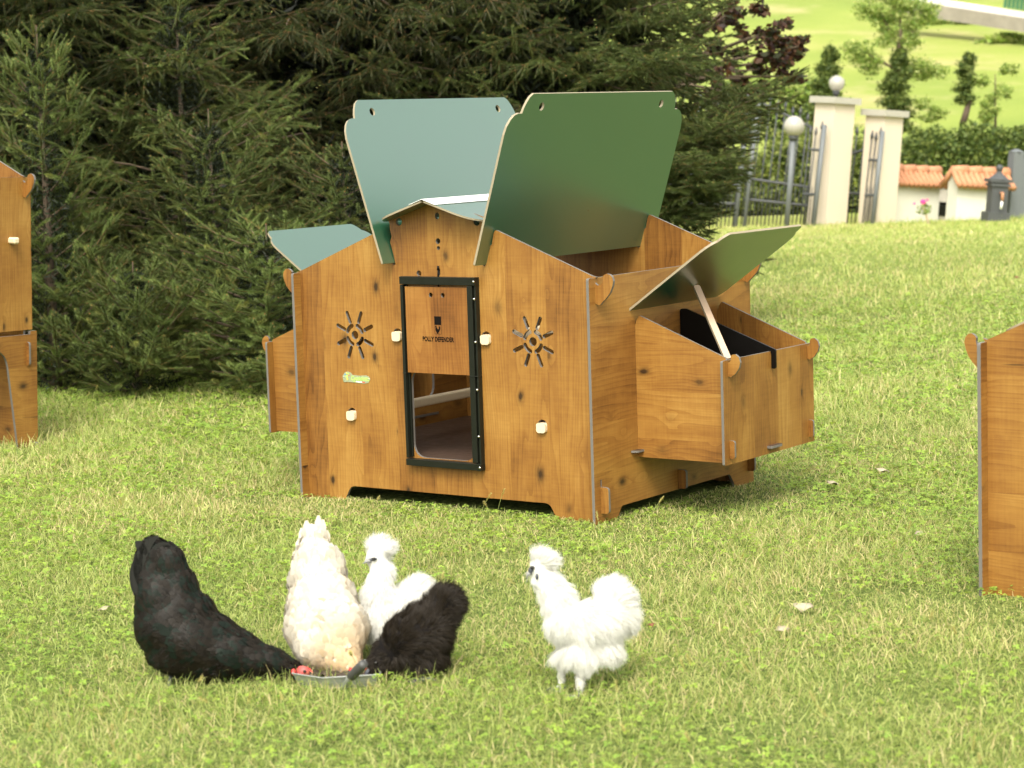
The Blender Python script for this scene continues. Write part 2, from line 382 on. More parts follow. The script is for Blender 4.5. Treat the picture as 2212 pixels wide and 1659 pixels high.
# sliding door unit
fr = MB()
def bar(x0, x1, z0, z1, y0, y1, mb=None): (mb or fr).box(((x0+x1)/2, (y0+y1)/2, (z0+z1)/2), (x1-x0, y1-y0, z1-z0))
bar(-.1445, .1445, .7375, .7625, -.026, -.0005); bar(-.1445, .1445, .1435, .1655, -.026, -.0005)
bar(-.1440, -.1335, .168, .7355, -.024, -.0007); bar(-.1330, -.1280, .17, .733, -.0095, -.0006)
bar(.1260, .1470, .168, .7355, -.0245, -.0007); bar(.1475, .1515, .150, .757, -.012, -.0006); bar(.1520, .1590, .150, .757, -.021, -.0004)
bar(.1450, .1600, .7375, .7630, -.0270, -.0009); bar(.1450, .1600, .1430, .1660, -.0270, -.0009)
bar(-.1455, -.1325, .4460, .4490, -.0255, -.0010); bar(.1250, .1600, .4460, .4490, -.0262, -.0011)
df = fr.build('door_frame', MAT['black'], coop)
bv = df.modifiers.new('bevel', 'BEVEL'); bv.width = .0012; bv.segments = 2
for z in (.750, .695, .558, .405, .255, .154):
    m = MB(); m.sphere((.1565, -.0265, z), .0042, 12); m.build('screw', MAT['steel'], df, True)
dp = board('sliding_door', rounded([(-.1275, .4495), (.1255, .4495), (.1255, .7300), (-.1275, .7300)]), [circ(-.0225, .704, .0078), circ(.0265, .704, .0078)], .006, (0, -.0160, 0), X, Z, [MAT['wood_rose'], MAT['core']], coop, seed=9.4)
m = MB(); m.tube([(-.0005, -.003, .788), (-.0005, -.0045, .770), (-.0005, -.006, .7305)], .0027, 8); m.tube([(-.0005, -.0035, .784), (-.0005, -.0035, .797)], [.0045, .003], 8)
m.build('pull_cord', MAT['black_board'], coop, True)
yl = -.0190
text('printed_lettering', 'POLLY DEFENDER', .0205, (.001, yl, .5545), X, Z, MAT['ink'], dp, .74, .0003, spacing=1.04, ob=.0008)
em = MB()
def flat(mb, pts, yy, mi=0): mb.add([(x, yy, z) for x, z in pts], [list(range(len(pts)))[::-1]], mi)
flat(em, [(-.0115, .608), (.0165, .608), (.0165, .6355), (-.0115, .6355)], yl-.0004)
for a, b, c, d in ((-.0115, -.0105, .578, .608), (.0155, .0165, .578, .608), (-.0105, .0155, .578, .579)): flat(em, [(a, c), (b, c), (b, d), (a, d)], yl-.0004)
cock = [(-.0015, .5795), (.0035, .5795), (.0030, .583), (.0065, .586), (.0100, .592), (.0125, .599), (.0095, .604), (.0060, .602), (.0065, .597), (.0040, .5935), (.0010, .5945), (-.0025, .6000), (-.0035, .6045), (-.0065, .6050), (-.0090, .6025), (-.0075, .6005), (-.0080, .594), (-.0070, .588), (-.0035, .584)]
flat(em, cock, yl-.0004)
em.build('printed_emblem', MAT['ink'], dp)
# green name plate
MAT['plate'] = plain('plate_metal', (.34, .37, .24), .3, .3); MAT['lime'] = plain('lime_print', (.42, .68, .12), .4); MAT['red_print'] = plain('red_print', (.6, .05, .03), .4); MAT['blue_print'] = plain('blue_print', (.05, .3, .6), .4); MAT['white_print'] = plain('white_print', (.85, .85, .82), .4); MAT['yellow_print'] = plain('yellow_print', (.85, .6, .08), .4)
npo = rounded([(-.418, .402, .008), (-.402, .405), (-.330, .402, .004), (-.311, .405, .008), (-.302, .417, .005), (-.306, .425), (-.318, .430, .004), (-.345, .428), (-.378, .429), (-.384, .436), (-.397, .440, .008), (-.410, .437, .006), (-.421, .424, .006)], 4)
npl = board('name_plate', npo, [], .0014, (0, -.0008, 0), X, Z, [MAT['plate'], MAT['steel']], coop)
text('plate_lettering', 'Cucciolotta', .0215, (-.3465, -.0016, .4115), X, Z, MAT['lime'], npl, .80, .0002, shear=.35, spacing=.98, ob=.0002)
pr = MB(); yy = -.0021
flat(pr, [(-.374, .4065), (-.3635, .4063), (-.3635, .4083), (-.374, .4085)], yy, 0); flat(pr, [(-.3630, .4058), (-.337, .4052), (-.337, .4080), (-.3630, .4086)], yy, 1); flat(pr, [(-.3365, .4052), (-.325, .405), (-.325, .4078), (-.3365, .408)], yy, 2)
for x, z, r, mi in ((-.408, .430, .0026, 4), (-.402, .434, .0026, 3), (-.3955, .4325, .0028, 0), (-.3925, .427, .0024, 2), (-.402, .4235, .005, 0), (-.399, .415, .0035, 3)): flat(pr, circ(x, z, r, 10), yy-.0002*mi, mi)
pr.build('plate_print', [MAT['lime'], MAT['white_print'], MAT['red_print'], MAT['yellow_print'], MAT['blue_print']], npl)
for x, z in ((-.4145, .421), (-.3075, .418)):
    m = MB(); m.sphere((x, -.0018, z), .0022, 8); m.build('rivet', MAT['steel'], npl, True)

# nest boxes, left and right
BX = .929
def nest_box(s, parent):
    sg = 3.3 if s > 0 else 8.1
    m = MB()
    wall = [(.600, .182, .006), (.924, .182), (.924, .196), (.951, .196, .008), (.951, .252, .008), (.924, .252), (.924, .452), (.934, .452, .004), (.943, .450), (.958, .460), (.972, .478), (.9765, .496), (.972, .512), (.960, .521), (.948, .519), (.943, .511), (.944, .503), (.940, .496), (.932, .495), (.929, .501), (.924, .509), (.616, .632, .004), (.606, .618), (.600, .600)]
    def mz(pts): return rounded([(p[0]*s,)+tuple(p[1:]) for p in (pts if s > 0 else pts[::-1])])
    plate(m, mz(wall), [], .009, (0, .2255, 0), X, Z, 'h', sg)
    plate(m, mz(wall), [], .009, (0, .7355, 0), X, Z, 'v', sg+1)
    plate(m, rounded([(.190, .178, .006), (.771, .178, .006), (.771, .502, .006), (.190, .502, .006)]), [], .009, (s*BX, 0, 0), Y, Z, 'v', sg+2)
    plate(m, rounded([(.585, .233), (.922, .233), (.922, .455), (.952, .455, .006), (.952, .525, .006), (.922, .525), (.922, .728), (.585, .728)] if s > 0 else [(-.585, .233), (-.585, .728), (-.922, .728), (-.922, .233)]), [], .008, (0, 0, .2005), X, Y, 'h', sg+3, mi=(2, 3, 2))
    plate(m, rounded([(.602*s, .176), (.602*s, .270), (.622*s, .262, .012), (.622*s, .186, .012)] if s < 0 else [(.602, .176), (.622, .186, .012), (.622, .262, .012), (.602, .270)]), [], .007, (0, 0, .2045), X, Y, 'h', sg+3, mi=(2, 3, 2))
    nb = m.build('nest_box', WOOD+[MAT['brown_board'], MAT['core']], parent)
    dv = [(.602, .206), (.918, .206), (.918, .500), (.9355, .494), (.9355, .447, .006), (.951, .447, .007), (.951, .508, .008), (.800, .560), (.792, .548, .003), (.775, .536, .004), (.762, .560, .003), (.625, .628, .012), (.602, .628, .01)]
    if s > 0: board('nest_divider', mz([(.602, .206), (.918, .206), (.918, .500), (.9355, .496), (.9355, .447, .006), (.951, .447, .007), (.951, .508, .008), (.625, .630, .012), (.602, .630, .01)]), [], .007, (0, .492, 0), X, Z, [MAT['black_board'], MAT['black_board']], nb)
    a = [(.190, 0), (.190, .318), (.193, .340), (.201, .359), (.212, .371), (.219, .374), (.2195, .382), (.224, .396), (.231, .408), (.241, .4145)]
    lo2 = a+[(.932-p[0],)+tuple(p[1:]) for p in a[::-1]]
    lo2 = [(p[0], p[1]) for p in lo2]
    lo2[-1] = (.722, .0); lo2 = lo2[:-1]+[(.742, .03), (.735, .012), (.722, .0)]
    board('nest_lid', lo2, [], .007, (s*.599, 0, .652), Y, (s*.8203, 0, .5719), GR, nb)
    if s > 0:
        A = Vector((.690, .448, .708)); B = Vector((.912, .258, .500)); d = (B-A); L = d.length; d.normalize()
        wdt = d.cross(Vector((.35, -.2, .9))).normalized()
        st_ = board('lid_stay', rounded([(0, -.011, .008), (L, -.011, .010), (L, .011, .010), (0, .011, .008)]), [], .009, A, d, wdt, [MAT['rose_pine'], MAT['cream_core']], nb)
    return nb
nest_box(1, coop); nest_box(-1, coop)

# ------------------------------------------------------------------ neighbouring coops, cut by the frame
tall = empty('chicken_coop', (-3.085, -.42, 0), 0, label='tall wooden coop on legs cut off by the left edge', cat='chicken coop')
gz = .325
g2 = rounded([(-.6, .42), (.592, .42), (.592, .69+gz)] + [(p[0], p[1]+gz)+tuple(p[2:]) for p in HOOK] + [(.59, .772+gz), (0, 1.02+gz), (-.59, .772+gz)])
for y, sd_ in ((.005, 11), (DEP, 12)): board('end_panel', g2, [], .010, (0, y, 0), X, Z, WOOD, tall, 'v', sd_)
board('side_panel', rounded([(-.035, .473), (.951, .473), (.951, 1.090, .006), (-.035, 1.090, .006)]), [circ(.845, .838, .012, 12)], .010, (.595, 0, 0), Y, Z, WOOD, tall, 'v', 13)
board('side_panel', rounded([(-.035, .473), (.951, .473), (.951, 1.090, .006), (-.035, 1.090, .006)]), [], .010, (-.595, 0, 0), Y, Z, WOOD, tall, 'v', 14)
legs = rounded([(-.04, -.02), (.09, -.02), (.13, .404, .09), (.80, .404, .09), (.86, -.02), (.958, -.02), (.958, .03, .01), (.964, .03), (.964, .468, .004), (.93, .468), (.93, .455), (0, .455), (-.04, .468)])
board('leg_frame', legs, [], .012, (.606, 0, 0), Y, Z, WOOD, tall, 'h', 15)
board('leg_frame', legs, [], .012, (-.606, 0, 0), Y, Z, WOOD, tall, 'h', 16)
lg2 = rounded([(-.59, -.02), (-.50, -.02), (-.40, .35, .09), (.36, .35, .09), (.455, -.02), (.592, -.02), (.592, .33), (.628, .33, .012), (.628, .425, .012), (.592, .425), (.592, .45), (-.59, .45)])
board('leg_frame', lg2, [], .010, (0, DEP-.003, 0), X, Z, WOOD, tall, 'h', 17)
board('leg_frame', lg2, [], .010, (0, .012, 0), X, Z, WOOD, tall, 'h', 18)
m = MB(); m.box((.575, .845, .838), (.12, .030, .026)); o = m.build('perch', MAT['pine'], tall); o.modifiers.new('bevel', 'BEVEL').width = .006
tall.matrix_world = Matrix.Translation((-3.085-.030, -.42-.021, 0)) @ Matrix.Translation((.6, .95, 0)) @ Matrix.Rotation(R(2.6), 4, Vector((HF[0], HF[1], 0))) @ Matrix.Translation((-.6, -.95, 0))
board('foot_cap', rounded([(0, 0), (.05, 0), (.05, .02, .01), (0, .02, .01)]), [], .02, (.592, .93, -.005), X, Z, WOOD, tall)

low = empty('chicken_coop', (2.054, -.396, 0), R(-3), label='low wooden coop cut off by the right edge', cat='chicken coop')
hk = [(-(p[0]-.592)*.85, p[1]-.105)+tuple(p[2:]) for p in HOOK[::-1]]
g3 = rounded([(0, -.02), (.86, -.02), (.86, .655), (.43, .85, .01), (0.0, .660)] + hk)
board('front_panel', g3, [], .010, (0, .005, 0), X, Z, WOOD, low, 'h', 21)
board('rear_panel', g3, [], .010, (0, .66, 0), X, Z, WOOD, low, 'h', 22)
for x in (-.005, .865): board('side_panel', rounded([(-.035, -.02), (.70, -.02), (.70, .655, .006), (-.035, .655, .008)]), [], .010, (x, 0, 0), Y, Z, WOOD, low, 'h', 23)
for s, x in ((1, .43), (-1, .43)):
    board('roof_board', rounded([(0, -.0), (.44, -.0, .05), (.44, .70, .05), (0, .70)]), [], .006, (x, 0.015, .858), (s*.43, 0, -.195), Y, GR, low)

# ------------------------------------------------------------------ terrain: one sheet, lawn then rising meadow
def sstep(a, b, x): t = np.clip((x-a)/(b-a), 0, 1); return t*t*(3-2*t)
def hgt(s, t):
    s = np.asarray(s, float); t = np.asarray(t, float)
    lawn = .012*np.sin(s*1.3+t*.7)+.010*np.sin(t*2.1-s*.6)
    hill = np.where(s > 29, (s-29)*.142, 0) + sstep(24.6, 26.2, s)*-.25
    return lawn*(1-sstep(20, 24, s))*np.clip((s-2)/3, 0, 1)*.6 + hill*sstep(26, 34, s)+np.where(s <= 26, sstep(24.6, 26.2, s)*-.25, 0)
ss = np.concatenate([np.linspace(-4, 30, 90), np.linspace(31, 60, 30), np.linspace(64, 220, 24)])
tt = np.concatenate([np.linspace(-90, -16, 12), np.linspace(-14, 14, 80), np.linspace(16, 90, 12)])
Sg, Tg = np.meshgrid(ss, tt, indexing='ij'); Hg = hgt(Sg, Tg)
P = CAM*[1, 1, 0]+Sg[..., None]*HF+Tg[..., None]*HR; P[..., 2] = Hg
ns, ntt = Sg.shape
fs = [(i*ntt+j, i*ntt+j+1, (i+1)*ntt+j+1, (i+1)*ntt+j) for i in range(ns-1) for j in range(ntt-1)]
me = bpy.data.meshes.new('ground'); me.from_pydata([tuple(p) for p in P.reshape(-1, 3)], [], fs); me.polygons.foreach_set('use_smooth', [True]*len(me.polygons))
if me.polygons[0].normal.z < 0: me.flip_normals()
g = bpy.data.objects.new('ground', me); COL.objects.link(g); tag(g, kind='structure')
b = NB('turf'); tc = b.n('ShaderNodeTexCoord').outputs['Object']
f1 = b.noise(tc, .45, 5, .65); f2 = b.noise(tc, 60, 4, .7); f3 = b.noise(tc, .16, 4, .6)
f4 = b.noise(tc, 9, 5, .7)
near = b.ramp(f2, [(.35, (.035, .055, .012)), (.55, (.13, .165, .04)), (.75, (.28, .28, .10))])
far = b.ramp(b.math('ADD', b.math('MULTIPLY', f3, .7), b.math('MULTIPLY', f4, .3)), [(.36, (.165, .22, .045)), (.52, (.23, .275, .06)), (.64, (.33, .31, .11))])
sp = b.n('ShaderNodeSeparateXYZ'); b.put(sp.inputs[0], tc)
dd = b.math('ADD', b.math('MULTIPLY', b.math('SUBTRACT', sp.outputs[0], float(CAM[0])), float(HF[0])), b.math('MULTIPLY', b.math('SUBTRACT', sp.outputs[1], float(CAM[1])), float(HF[1])))
far = b.mix(b.mr(f1, .54, .68, 0, .75), far, (.36, .31, .15)); far = b.mix(b.mr(f4, .5, .8, 0, .5), far, (.12, .18, .04))
me.materials.append(b.set(b.mix(b.mr(dd, 12, 24, 0, 1), near, far), .9, 0, .1)); b.bump(f2, .5, .02)

# ------------------------------------------------------------------ lawn blades, clover, seed heads (beyond counting)
def lawn(N0):
    half = 1106/F_PX*1.12
    s = []; cnt = 0
    # sample distance with density falling beyond 8 m
    sg = np.linspace(3.35, 25.2, 400); dens = sg*np.where(sg < 7.5, 1, (7.5/sg)**2.75); cdf = np.cumsum(dens); cdf /= cdf[-1]
    s = np.interp(RNG.random(N0), cdf, sg); t = (RNG.random(N0)*2-1)*half*s
    return s, t
def vnoise(x, y, f, seed):
    """smooth value noise"""
    r = np.random.default_rng(seed).random((64, 64)); x = x*f+100; y = y*f+100
    xi = np.floor(x).astype(int); yi = np.floor(y).astype(int); u = x-xi; v = y-yi; u = u*u*(3-2*u); v = v*v*(3-2*v)
    g = lambda a, c: r[a % 64, c % 64]
    return (g(xi, yi)*(1-u)+g(xi+1, yi)*u)*(1-v)+(g(xi, yi+1)*(1-u)+g(xi+1, yi+1)*u)*v
def in_coop(Pw):
    a = (np.abs(Pw[:, 0]) < .57) & (Pw[:, 1] > .02) & (Pw[:, 1] < .9)
    return a
def blades(N):
    s, t = lawn(N); base = CAM*[1, 1, 0]+s[:, None]*HF+t[:, None]*HR; base[:, 2] = hgt(s, t)
    dry = vnoise(s, t, 1.1, 3)*.5+vnoise(s, t, 4.1, 4)*.3+vnoise(s, t, 11, 9)*.2
    tall_ = vnoise(s, t, 2.3, 5)*.6+vnoise(s, t, 7, 6)*.4
    keep = ~in_coop(base) & (RNG.random(N) < .45+.9*tall_)
    base, s, t, dry, tall_ = base[keep], s[keep], t[keep], dry[keep], tall_[keep]; N = len(s)
    near_coop = ((np.abs(base[:, 0]) < .85) & (base[:, 1] > -.25) & (base[:, 1] < 1.2)) | ((base[:, 0] > 1.95) & (base[:, 1] > -.6) & (base[:, 1] < .4))
    L = (.014+.038*tall_**1.3)*(.45+RNG.random(N)*1.1)*(1+.5*(RNG.random(N) > .97)) * np.clip(s/7, 1, 1.5)
    L = np.where(near_coop, np.minimum(L, .030)*.65, L)
    wd = (.0011+.0018*RNG.random(N)**1.5)*np.clip(s/6., .9, 3.4)
    az = RNG.random(N)*2*np.pi; lean = np.where(RNG.random(N) < .74, 1.15+RNG.random(N)*.95, .2+RNG.random(N)*.9)
    d = np.stack([np.cos(az), np.sin(az), np.zeros(N)], 1); sd = np.stack([-np.sin(az), np.cos(az), np.zeros(N)], 1)
    tw = RNG.random(N)*np.pi; sd = sd*np.cos(tw)[:, None]+d*np.sin(tw)[:, None]
    zz = np.array([0, 0, 1.]); a1 = lean*.45; a2 = lean*1.05
    p1 = base+L[:, None]*.5*(d*np.sin(a1)[:, None]+zz*np.cos(a1)[:, None])
    p2 = p1+L[:, None]*.55*(d*np.sin(a2)[:, None]+zz*np.cos(a2)[:, None])
    w_ = wd[:, None]*sd*.5
    q1 = np.stack([base-w_, base+w_, p1+w_*.9, p1-w_*.9], 1)
    q2 = np.stack([p1-w_*.9, p1+w_*.9, p2+w_*.12, p2-w_*.12], 1)
    c0 = np.array([.27, .35, .085]); c1 = np.array([.55, .58, .22]); straw = np.array([.66, .56, .30]); deep = np.array([.13, .21, .04])
    r = RNG.random(N)[:, None]; col = c0*(1-r)+c1*r
    isdry = RNG.random(N) < .08+.50*np.clip(dry-.38, 0, 1)*1.6; col = np.where(isdry[:, None], straw*(.65+.5*RNG.random(N)[:, None]), col)
    isdeep = RNG.random(N) < .14; col = np.where((isdeep & ~isdry)[:, None], deep*(.7+.7*r), col)
    warm = vnoise(s, t, .5, 12)[:, None]; col = col*(.90+.22*warm)
    V = np.concatenate([q1, q2]); Cc = np.concatenate([col, col]); return V, Cc
def discs(N, kind):
    s, t = lawn(N); base = CAM*[1, 1, 0]+s[:, None]*HF+t[:, None]*HR; base[:, 2] = hgt(s, t)
    cl = vnoise(s, t, 1.5, 21)*.55+vnoise(s, t, 5, 22)*.45
    keep = ~in_coop(base) & (cl+RNG.normal(0, .13, N) > .44) & (s < 15); base, s = base[keep], s[keep]; N = len(s)
    h = .010+.022*RNG.random(N); h = np.where((np.abs(base[:, 0]) < .9) & (base[:, 1] > -.4) & (base[:, 1] < 1.1), h*.35, h); c = base+np.stack([np.zeros(N), np.zeros(N), h], 1)
    c[:, :2] += (RNG.random((N, 2))-.5)*.03
    out = []; cols = []
    az = RNG.random(N)*6.28; r = (.0030+.0034*RNG.random(N))*np.clip(s/6, .9, 2)
    tilt = unit(np.stack([(RNG.random(N)-.5)*.8, (RNG.random(N)-.5)*.8, np.ones(N)], 1))
    col = np.array([.20, .32, .055])*(.75+.6*RNG.random(N))[:, None]+np.array([.12, .10, 0.01])*RNG.random(N)[:, None]
    for k in range(3):
        a = az+k*2.094; d = np.stack([np.cos(a), np.sin(a), np.zeros(N)], 1); d = unit(d-tilt*np.sum(d*tilt, 1)[:, None]); e = np.cross(tilt, d)
        rr = r[:, None]; up = tilt*rr*.25
        q = np.stack([c, c+d*rr*.9-e*rr*.75+up, c+d*rr*1.75-e*rr*.45, c+d*rr*1.75+e*rr*.45, c+d*rr*.9+e*rr*.75+up], 1)
        out.append(q); cols.append(col*(.9+.2*RNG.random(N))[:, None])
    return np.concatenate(out), np.concatenate(cols)
V, Cc = blades(420000)
gr = fast_mesh('grass', V, 4, [MAT['grass']], None, Cc); tag(gr, 'short sunlit lawn grass mixed with pale straw blades', 'grass', kind='stuff')
V, Cc = discs(80000, 0)
cv = fast_mesh('clover', V, 5, [MAT['grass']], None, Cc); tag(cv, 'patches of small round clover leaves in the lawn', 'clover', kind='stuff')
# foxtail seed heads and long bents
def foxtails(n):
    vs, cs = [], []
    for i in range(n):
        s = 3.9+RNG.random()**1.2*6.5; t = (RNG.random()*2-1)*s*.245; p = st(s, t, float(hgt(s, t)))
        if in_coop(p[None])[0]: continue
        az = RNG.random()*6.28; ln = .05+.06*RNG.random(); d = np.array([math.cos(az), math.sin(az), 0]); lean = .3+RNG.random()*.7
        pts = [p]; 
        for k in range(1, 5): a = lean*k/4; pts.append(pts[-1]+ln/4*(d*math.sin(a)+np.array([0, 0, 1])*math.cos(a)))
        dirl = unit(pts[-1]-pts[-2]); sd = unit(np.cross(dirl, FWD)); 
        for k in range(4): vs.append([pts[k]-sd*.0006, pts[k]+sd*.0006, pts[k+1]+sd*.0005, pts[k+1]-sd*.0005]); cs.append((.32, .38, .12))
        hl = .018+.012*RNG.random(); c = pts[-1]
        for k in range(46):
            f = k/46; a = RNG.random()*6.28; o = unit(np.cross(dirl, [math.cos(a), math.sin(a), .3])); r0 = .0028*math.sin(math.pi*min(1, f*.85+.12))
            q = c+dirl*hl*f; tip = q+o*(r0+.003)+dirl*.004; e = np.cross(dirl, o)*.0009
            vs.append([q-e, q+e, tip+e*.3, tip-e*.3]); cs.append(tuple(np.array((.55, .50, .20))*(.7+.5*RNG.random())))
    return np.array(vs), np.array(cs)
V, Cc = foxtails(150)
ft = fast_mesh('seed_grass', V, 4, [MAT['grass']], None, Cc); tag(ft, 'scattered foxtail stems with pale seed heads in the lawn', 'seed heads', kind='stuff')

# ------------------------------------------------------------------ spruces
Z3 = np.array([0, 0, 1.])
class Shoots:
    def __init__(s): s.a = []; s.b = []; s.k = []; s.tips = []
    def add(s, a, b, k=0): s.a.append(a); s.b.append(b); s.k.append(k)
def branch(sh, wood, p0, d0, L, dens=1., droop=.25, rad=.012, up=.35, hang=.35):
    """limb from p0, sagging then turning up at the tip; side twigs made of fat yearly shoots"""
    n = max(4, int(L/.11)); pts = [np.array(p0, float)]; d = unit(np.array(d0, float))
    for i in range(n):
        f = i/n; d = unit(d + Z3*(-droop*(1-f)+up*f)/n*2 + RNG.normal(0, .05, 3)); pts.append(pts[-1]+d*L/n)
    pts = np.array(pts); wood.append((pts, np.linspace(min(rad, .010), .0018, n+1)))
    def pt(f): x = f*n; i = min(int(x), n-1); return pts[i]+(pts[i+1]-pts[i])*(x-i), unit(pts[i+1]-pts[i])
    for i in range(max(0, n-5 if L > .5 else 1), n): sh.add(pts[i], pts[i+1])
    a, dd = pt(1.); e_ = a+dd*(.09+.04*RNG.random()); sh.add(a, e_); sh.tips.append(e_)
    for sg in (-1, 1):
        hz = unit(np.cross(dd, Z3))*sg; e2 = a+unit(dd+hz*.7+Z3*.05)*.09; sh.add(a, e2); sh.tips.append(e2)
    pos = max(.06, .18*L); side = 1
    while pos < L*.985:
        f = pos/L; a, dd = pt(f); side = -side
        lt = min(.40, (L-pos)*.50+.08)*(.7+.5*RNG.random())
        hz = unit(np.cross(dd, Z3))*side
        td = unit(dd*.70+hz*.85+Z3*(-hang*.6+.22*RNG.normal()))
        m = max(1, int(round(lt/.105))); q = a
        for j in range(m):
            td = unit(td+Z3*(-hang*.12+.05)+RNG.normal(0, .06, 3)); q2 = q+td*.105*(.85+.3*RNG.random()); sh.add(q, q2)
            if j == m-1 and RNG.random() < .5: sh.tips.append(q2)
            if m > 1 or RNG.random() < .5:
                for sgn in (1, -1):
                    if RNG.random() < .30: continue
                    hz2 = unit(np.cross(td, Z3))*sgn; e = unit(td*.75+hz2*.7+Z3*(-hang+.30*RNG.normal())); sh.add(q, q+e*(.07+.045*RNG.random()))
            if RNG.random() < .3 and hang > .2: e = unit(td*.4+RNG.normal(0, .2, 3)-Z3*.9); sh.add(q, q+e*(.07+.05*RNG.random()))
            q = q2
        pos += .070/dens*(.7+.6*RNG.random())
def needles(sh, per=34, nl=.0175, nw=.0028, tone=1., hue=0., minl=.02):
    A = np.array(sh.a); B = np.array(sh.b); K = np.array(sh.k); L = np.linalg.norm(B-A, axis=1); ok = L > .004; A, B, L, K = A[ok], B[ok], L[ok], K[ok]
    n = len(A); ax = unit(B-A); cnt = np.maximum(8, (per*3.7*L/.1)).astype(int); idx = np.repeat(np.arange(n), cnt); N = len(idx)
    a, x, l = A[idx], ax[idx], L[idx]; f = RNG.random(N)
    ref = np.where(np.abs(x[:, 2:3]) > .8, np.array([[1., 0, 0]]), np.array([[0, 0, 1.]])); s1 = unit(np.cross(x, ref)); s2 = np.cross(s1, x)
    # needles brushed to the sides and top
    th = RNG.random(N)*2*np.pi; o = s1*np.cos(th)[:, None]+s2*(np.sin(th)*.9+.15)[:, None]; o = unit(o)
    p = a+x*(f*l)[:, None]; tip = p+(o*.86+x*(.42+.45*(f > .85))[:, None])*(nl*(.75+.5*RNG.random(N))*np.where(f > .9, .8, 1))[:, None]
    wv = unit(np.cross(o, x))*nw*.5; wv = wv*np.cos(th)[:, None]*.4+wv*.6
    V = np.stack([p-wv, p+wv, tip], 1)
    shade = (.75+.5*RNG.random(n))[idx]; base = np.array([.030, .048, .010]); lite = np.array([.100, .130, .034]); warm = np.array([.095, .105, .024])
    mixr = np.clip(RNG.random(n)[idx]*.8+RNG.random(N)*.35, 0, 1)[:, None]
    col = (base*(1-mixr)+lite*mixr)*shade[:, None]*tone; col = np.where((RNG.random(n)[idx] < .12)[:, None], warm*shade[:, None]*tone, col)
    # needle-green heart of every shoot, brown twig ribbons and buds
    ra = unit(np.cross(ax, FWD)); rb = np.cross(ax, ra); mid = A+(B-A)*.5; e1 = B+ax*.006
    core_v = np.concatenate([np.stack([A, mid+q*.0055, e1], 1) for q in (ra, -ra, rb, -rb)]); core_c = np.tile((base*.7+lite*.3)*(.75+.5*RNG.random((n, 1)))*tone, (4, 1))
    sw = .0016; e = unit(np.cross(ax, FWD))*sw*.5
    up_ = -FWD*.004; V = np.concatenate([V, core_v]); col = np.concatenate([col, core_c]); T1 = np.stack([A-e+up_, A+e+up_, B+up_], 1); tc_ = np.tile(np.array([.20, .105, .04]), (n, 1))
    V = np.concatenate([V, T1]); col = np.concatenate([col, tc_])
    tips = np.array(sh.tips); tips = tips[RNG.random(len(tips)) < .6] if len(tips) > 60 else tips
    if len(tips):
        m_ = len(tips); r = .0036
        for o1, o2 in ((RIGHT, UP), (FWD, UP)):
            V = np.concatenate([V, np.stack([tips-o1*r-o2*r*.6, tips+o1*r-o2*r*.6, tips+o2*r*1.4], 1)]); col = np.concatenate([col, np.tile(np.array([.22, .105, .035]), (m_, 1))*(.6+.8*RNG.random((m_, 1)))])
    return V, col
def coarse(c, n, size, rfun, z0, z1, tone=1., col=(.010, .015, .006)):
    """added near-black leaf triangles: the shade inside a crown put into their colour"""
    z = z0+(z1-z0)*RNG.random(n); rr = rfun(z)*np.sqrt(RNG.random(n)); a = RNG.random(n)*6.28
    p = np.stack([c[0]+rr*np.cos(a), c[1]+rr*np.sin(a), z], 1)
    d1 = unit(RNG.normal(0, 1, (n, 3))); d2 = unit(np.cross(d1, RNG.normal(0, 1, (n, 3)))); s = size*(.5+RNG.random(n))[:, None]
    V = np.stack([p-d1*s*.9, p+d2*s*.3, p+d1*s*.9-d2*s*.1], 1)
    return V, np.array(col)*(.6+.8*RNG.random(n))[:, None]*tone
def woodmesh(wood, parent, name='branch_wood', n=5):
    m = MB()
    for pts, rad in wood: m.tube(pts, list(rad), n, cap=False)
    return m.build(name, MAT['bark'], parent, True)
def leader(sh, p, h, wood):
    wood.append((np.array([p, p+Z3*h]), np.array([.006, .003])))
    for k in range(6):
        a = k*1.047+RNG.random()*.6; d = unit(np.array([math.cos(a)*.75, math.sin(a)*.75, .95])); l_ = .12+.05*RNG.random()
        sh.add(p+Z3*.01, p+Z3*.01+d*l_); sh.tips.append(p+Z3*.01+d*l_)
    for k in range(7):
        a = k*.9+RNG.random()*.6; d = unit(np.array([math.cos(a), math.sin(a), .55])); l_ = .14+.06*RNG.random(); q_ = p-Z3*(.05+.05*RNG.random())
        sh.add(q_, q_+d*l_); sh.tips.append(q_+d*l_)
    for k in range(5): sh.add(p+Z3*h*k/5*.7, p+Z3*h*(k+1)/5*.7)
    sh.tips.append(p+Z3*h); sh.tips.append(p+Z3*(h-.006))
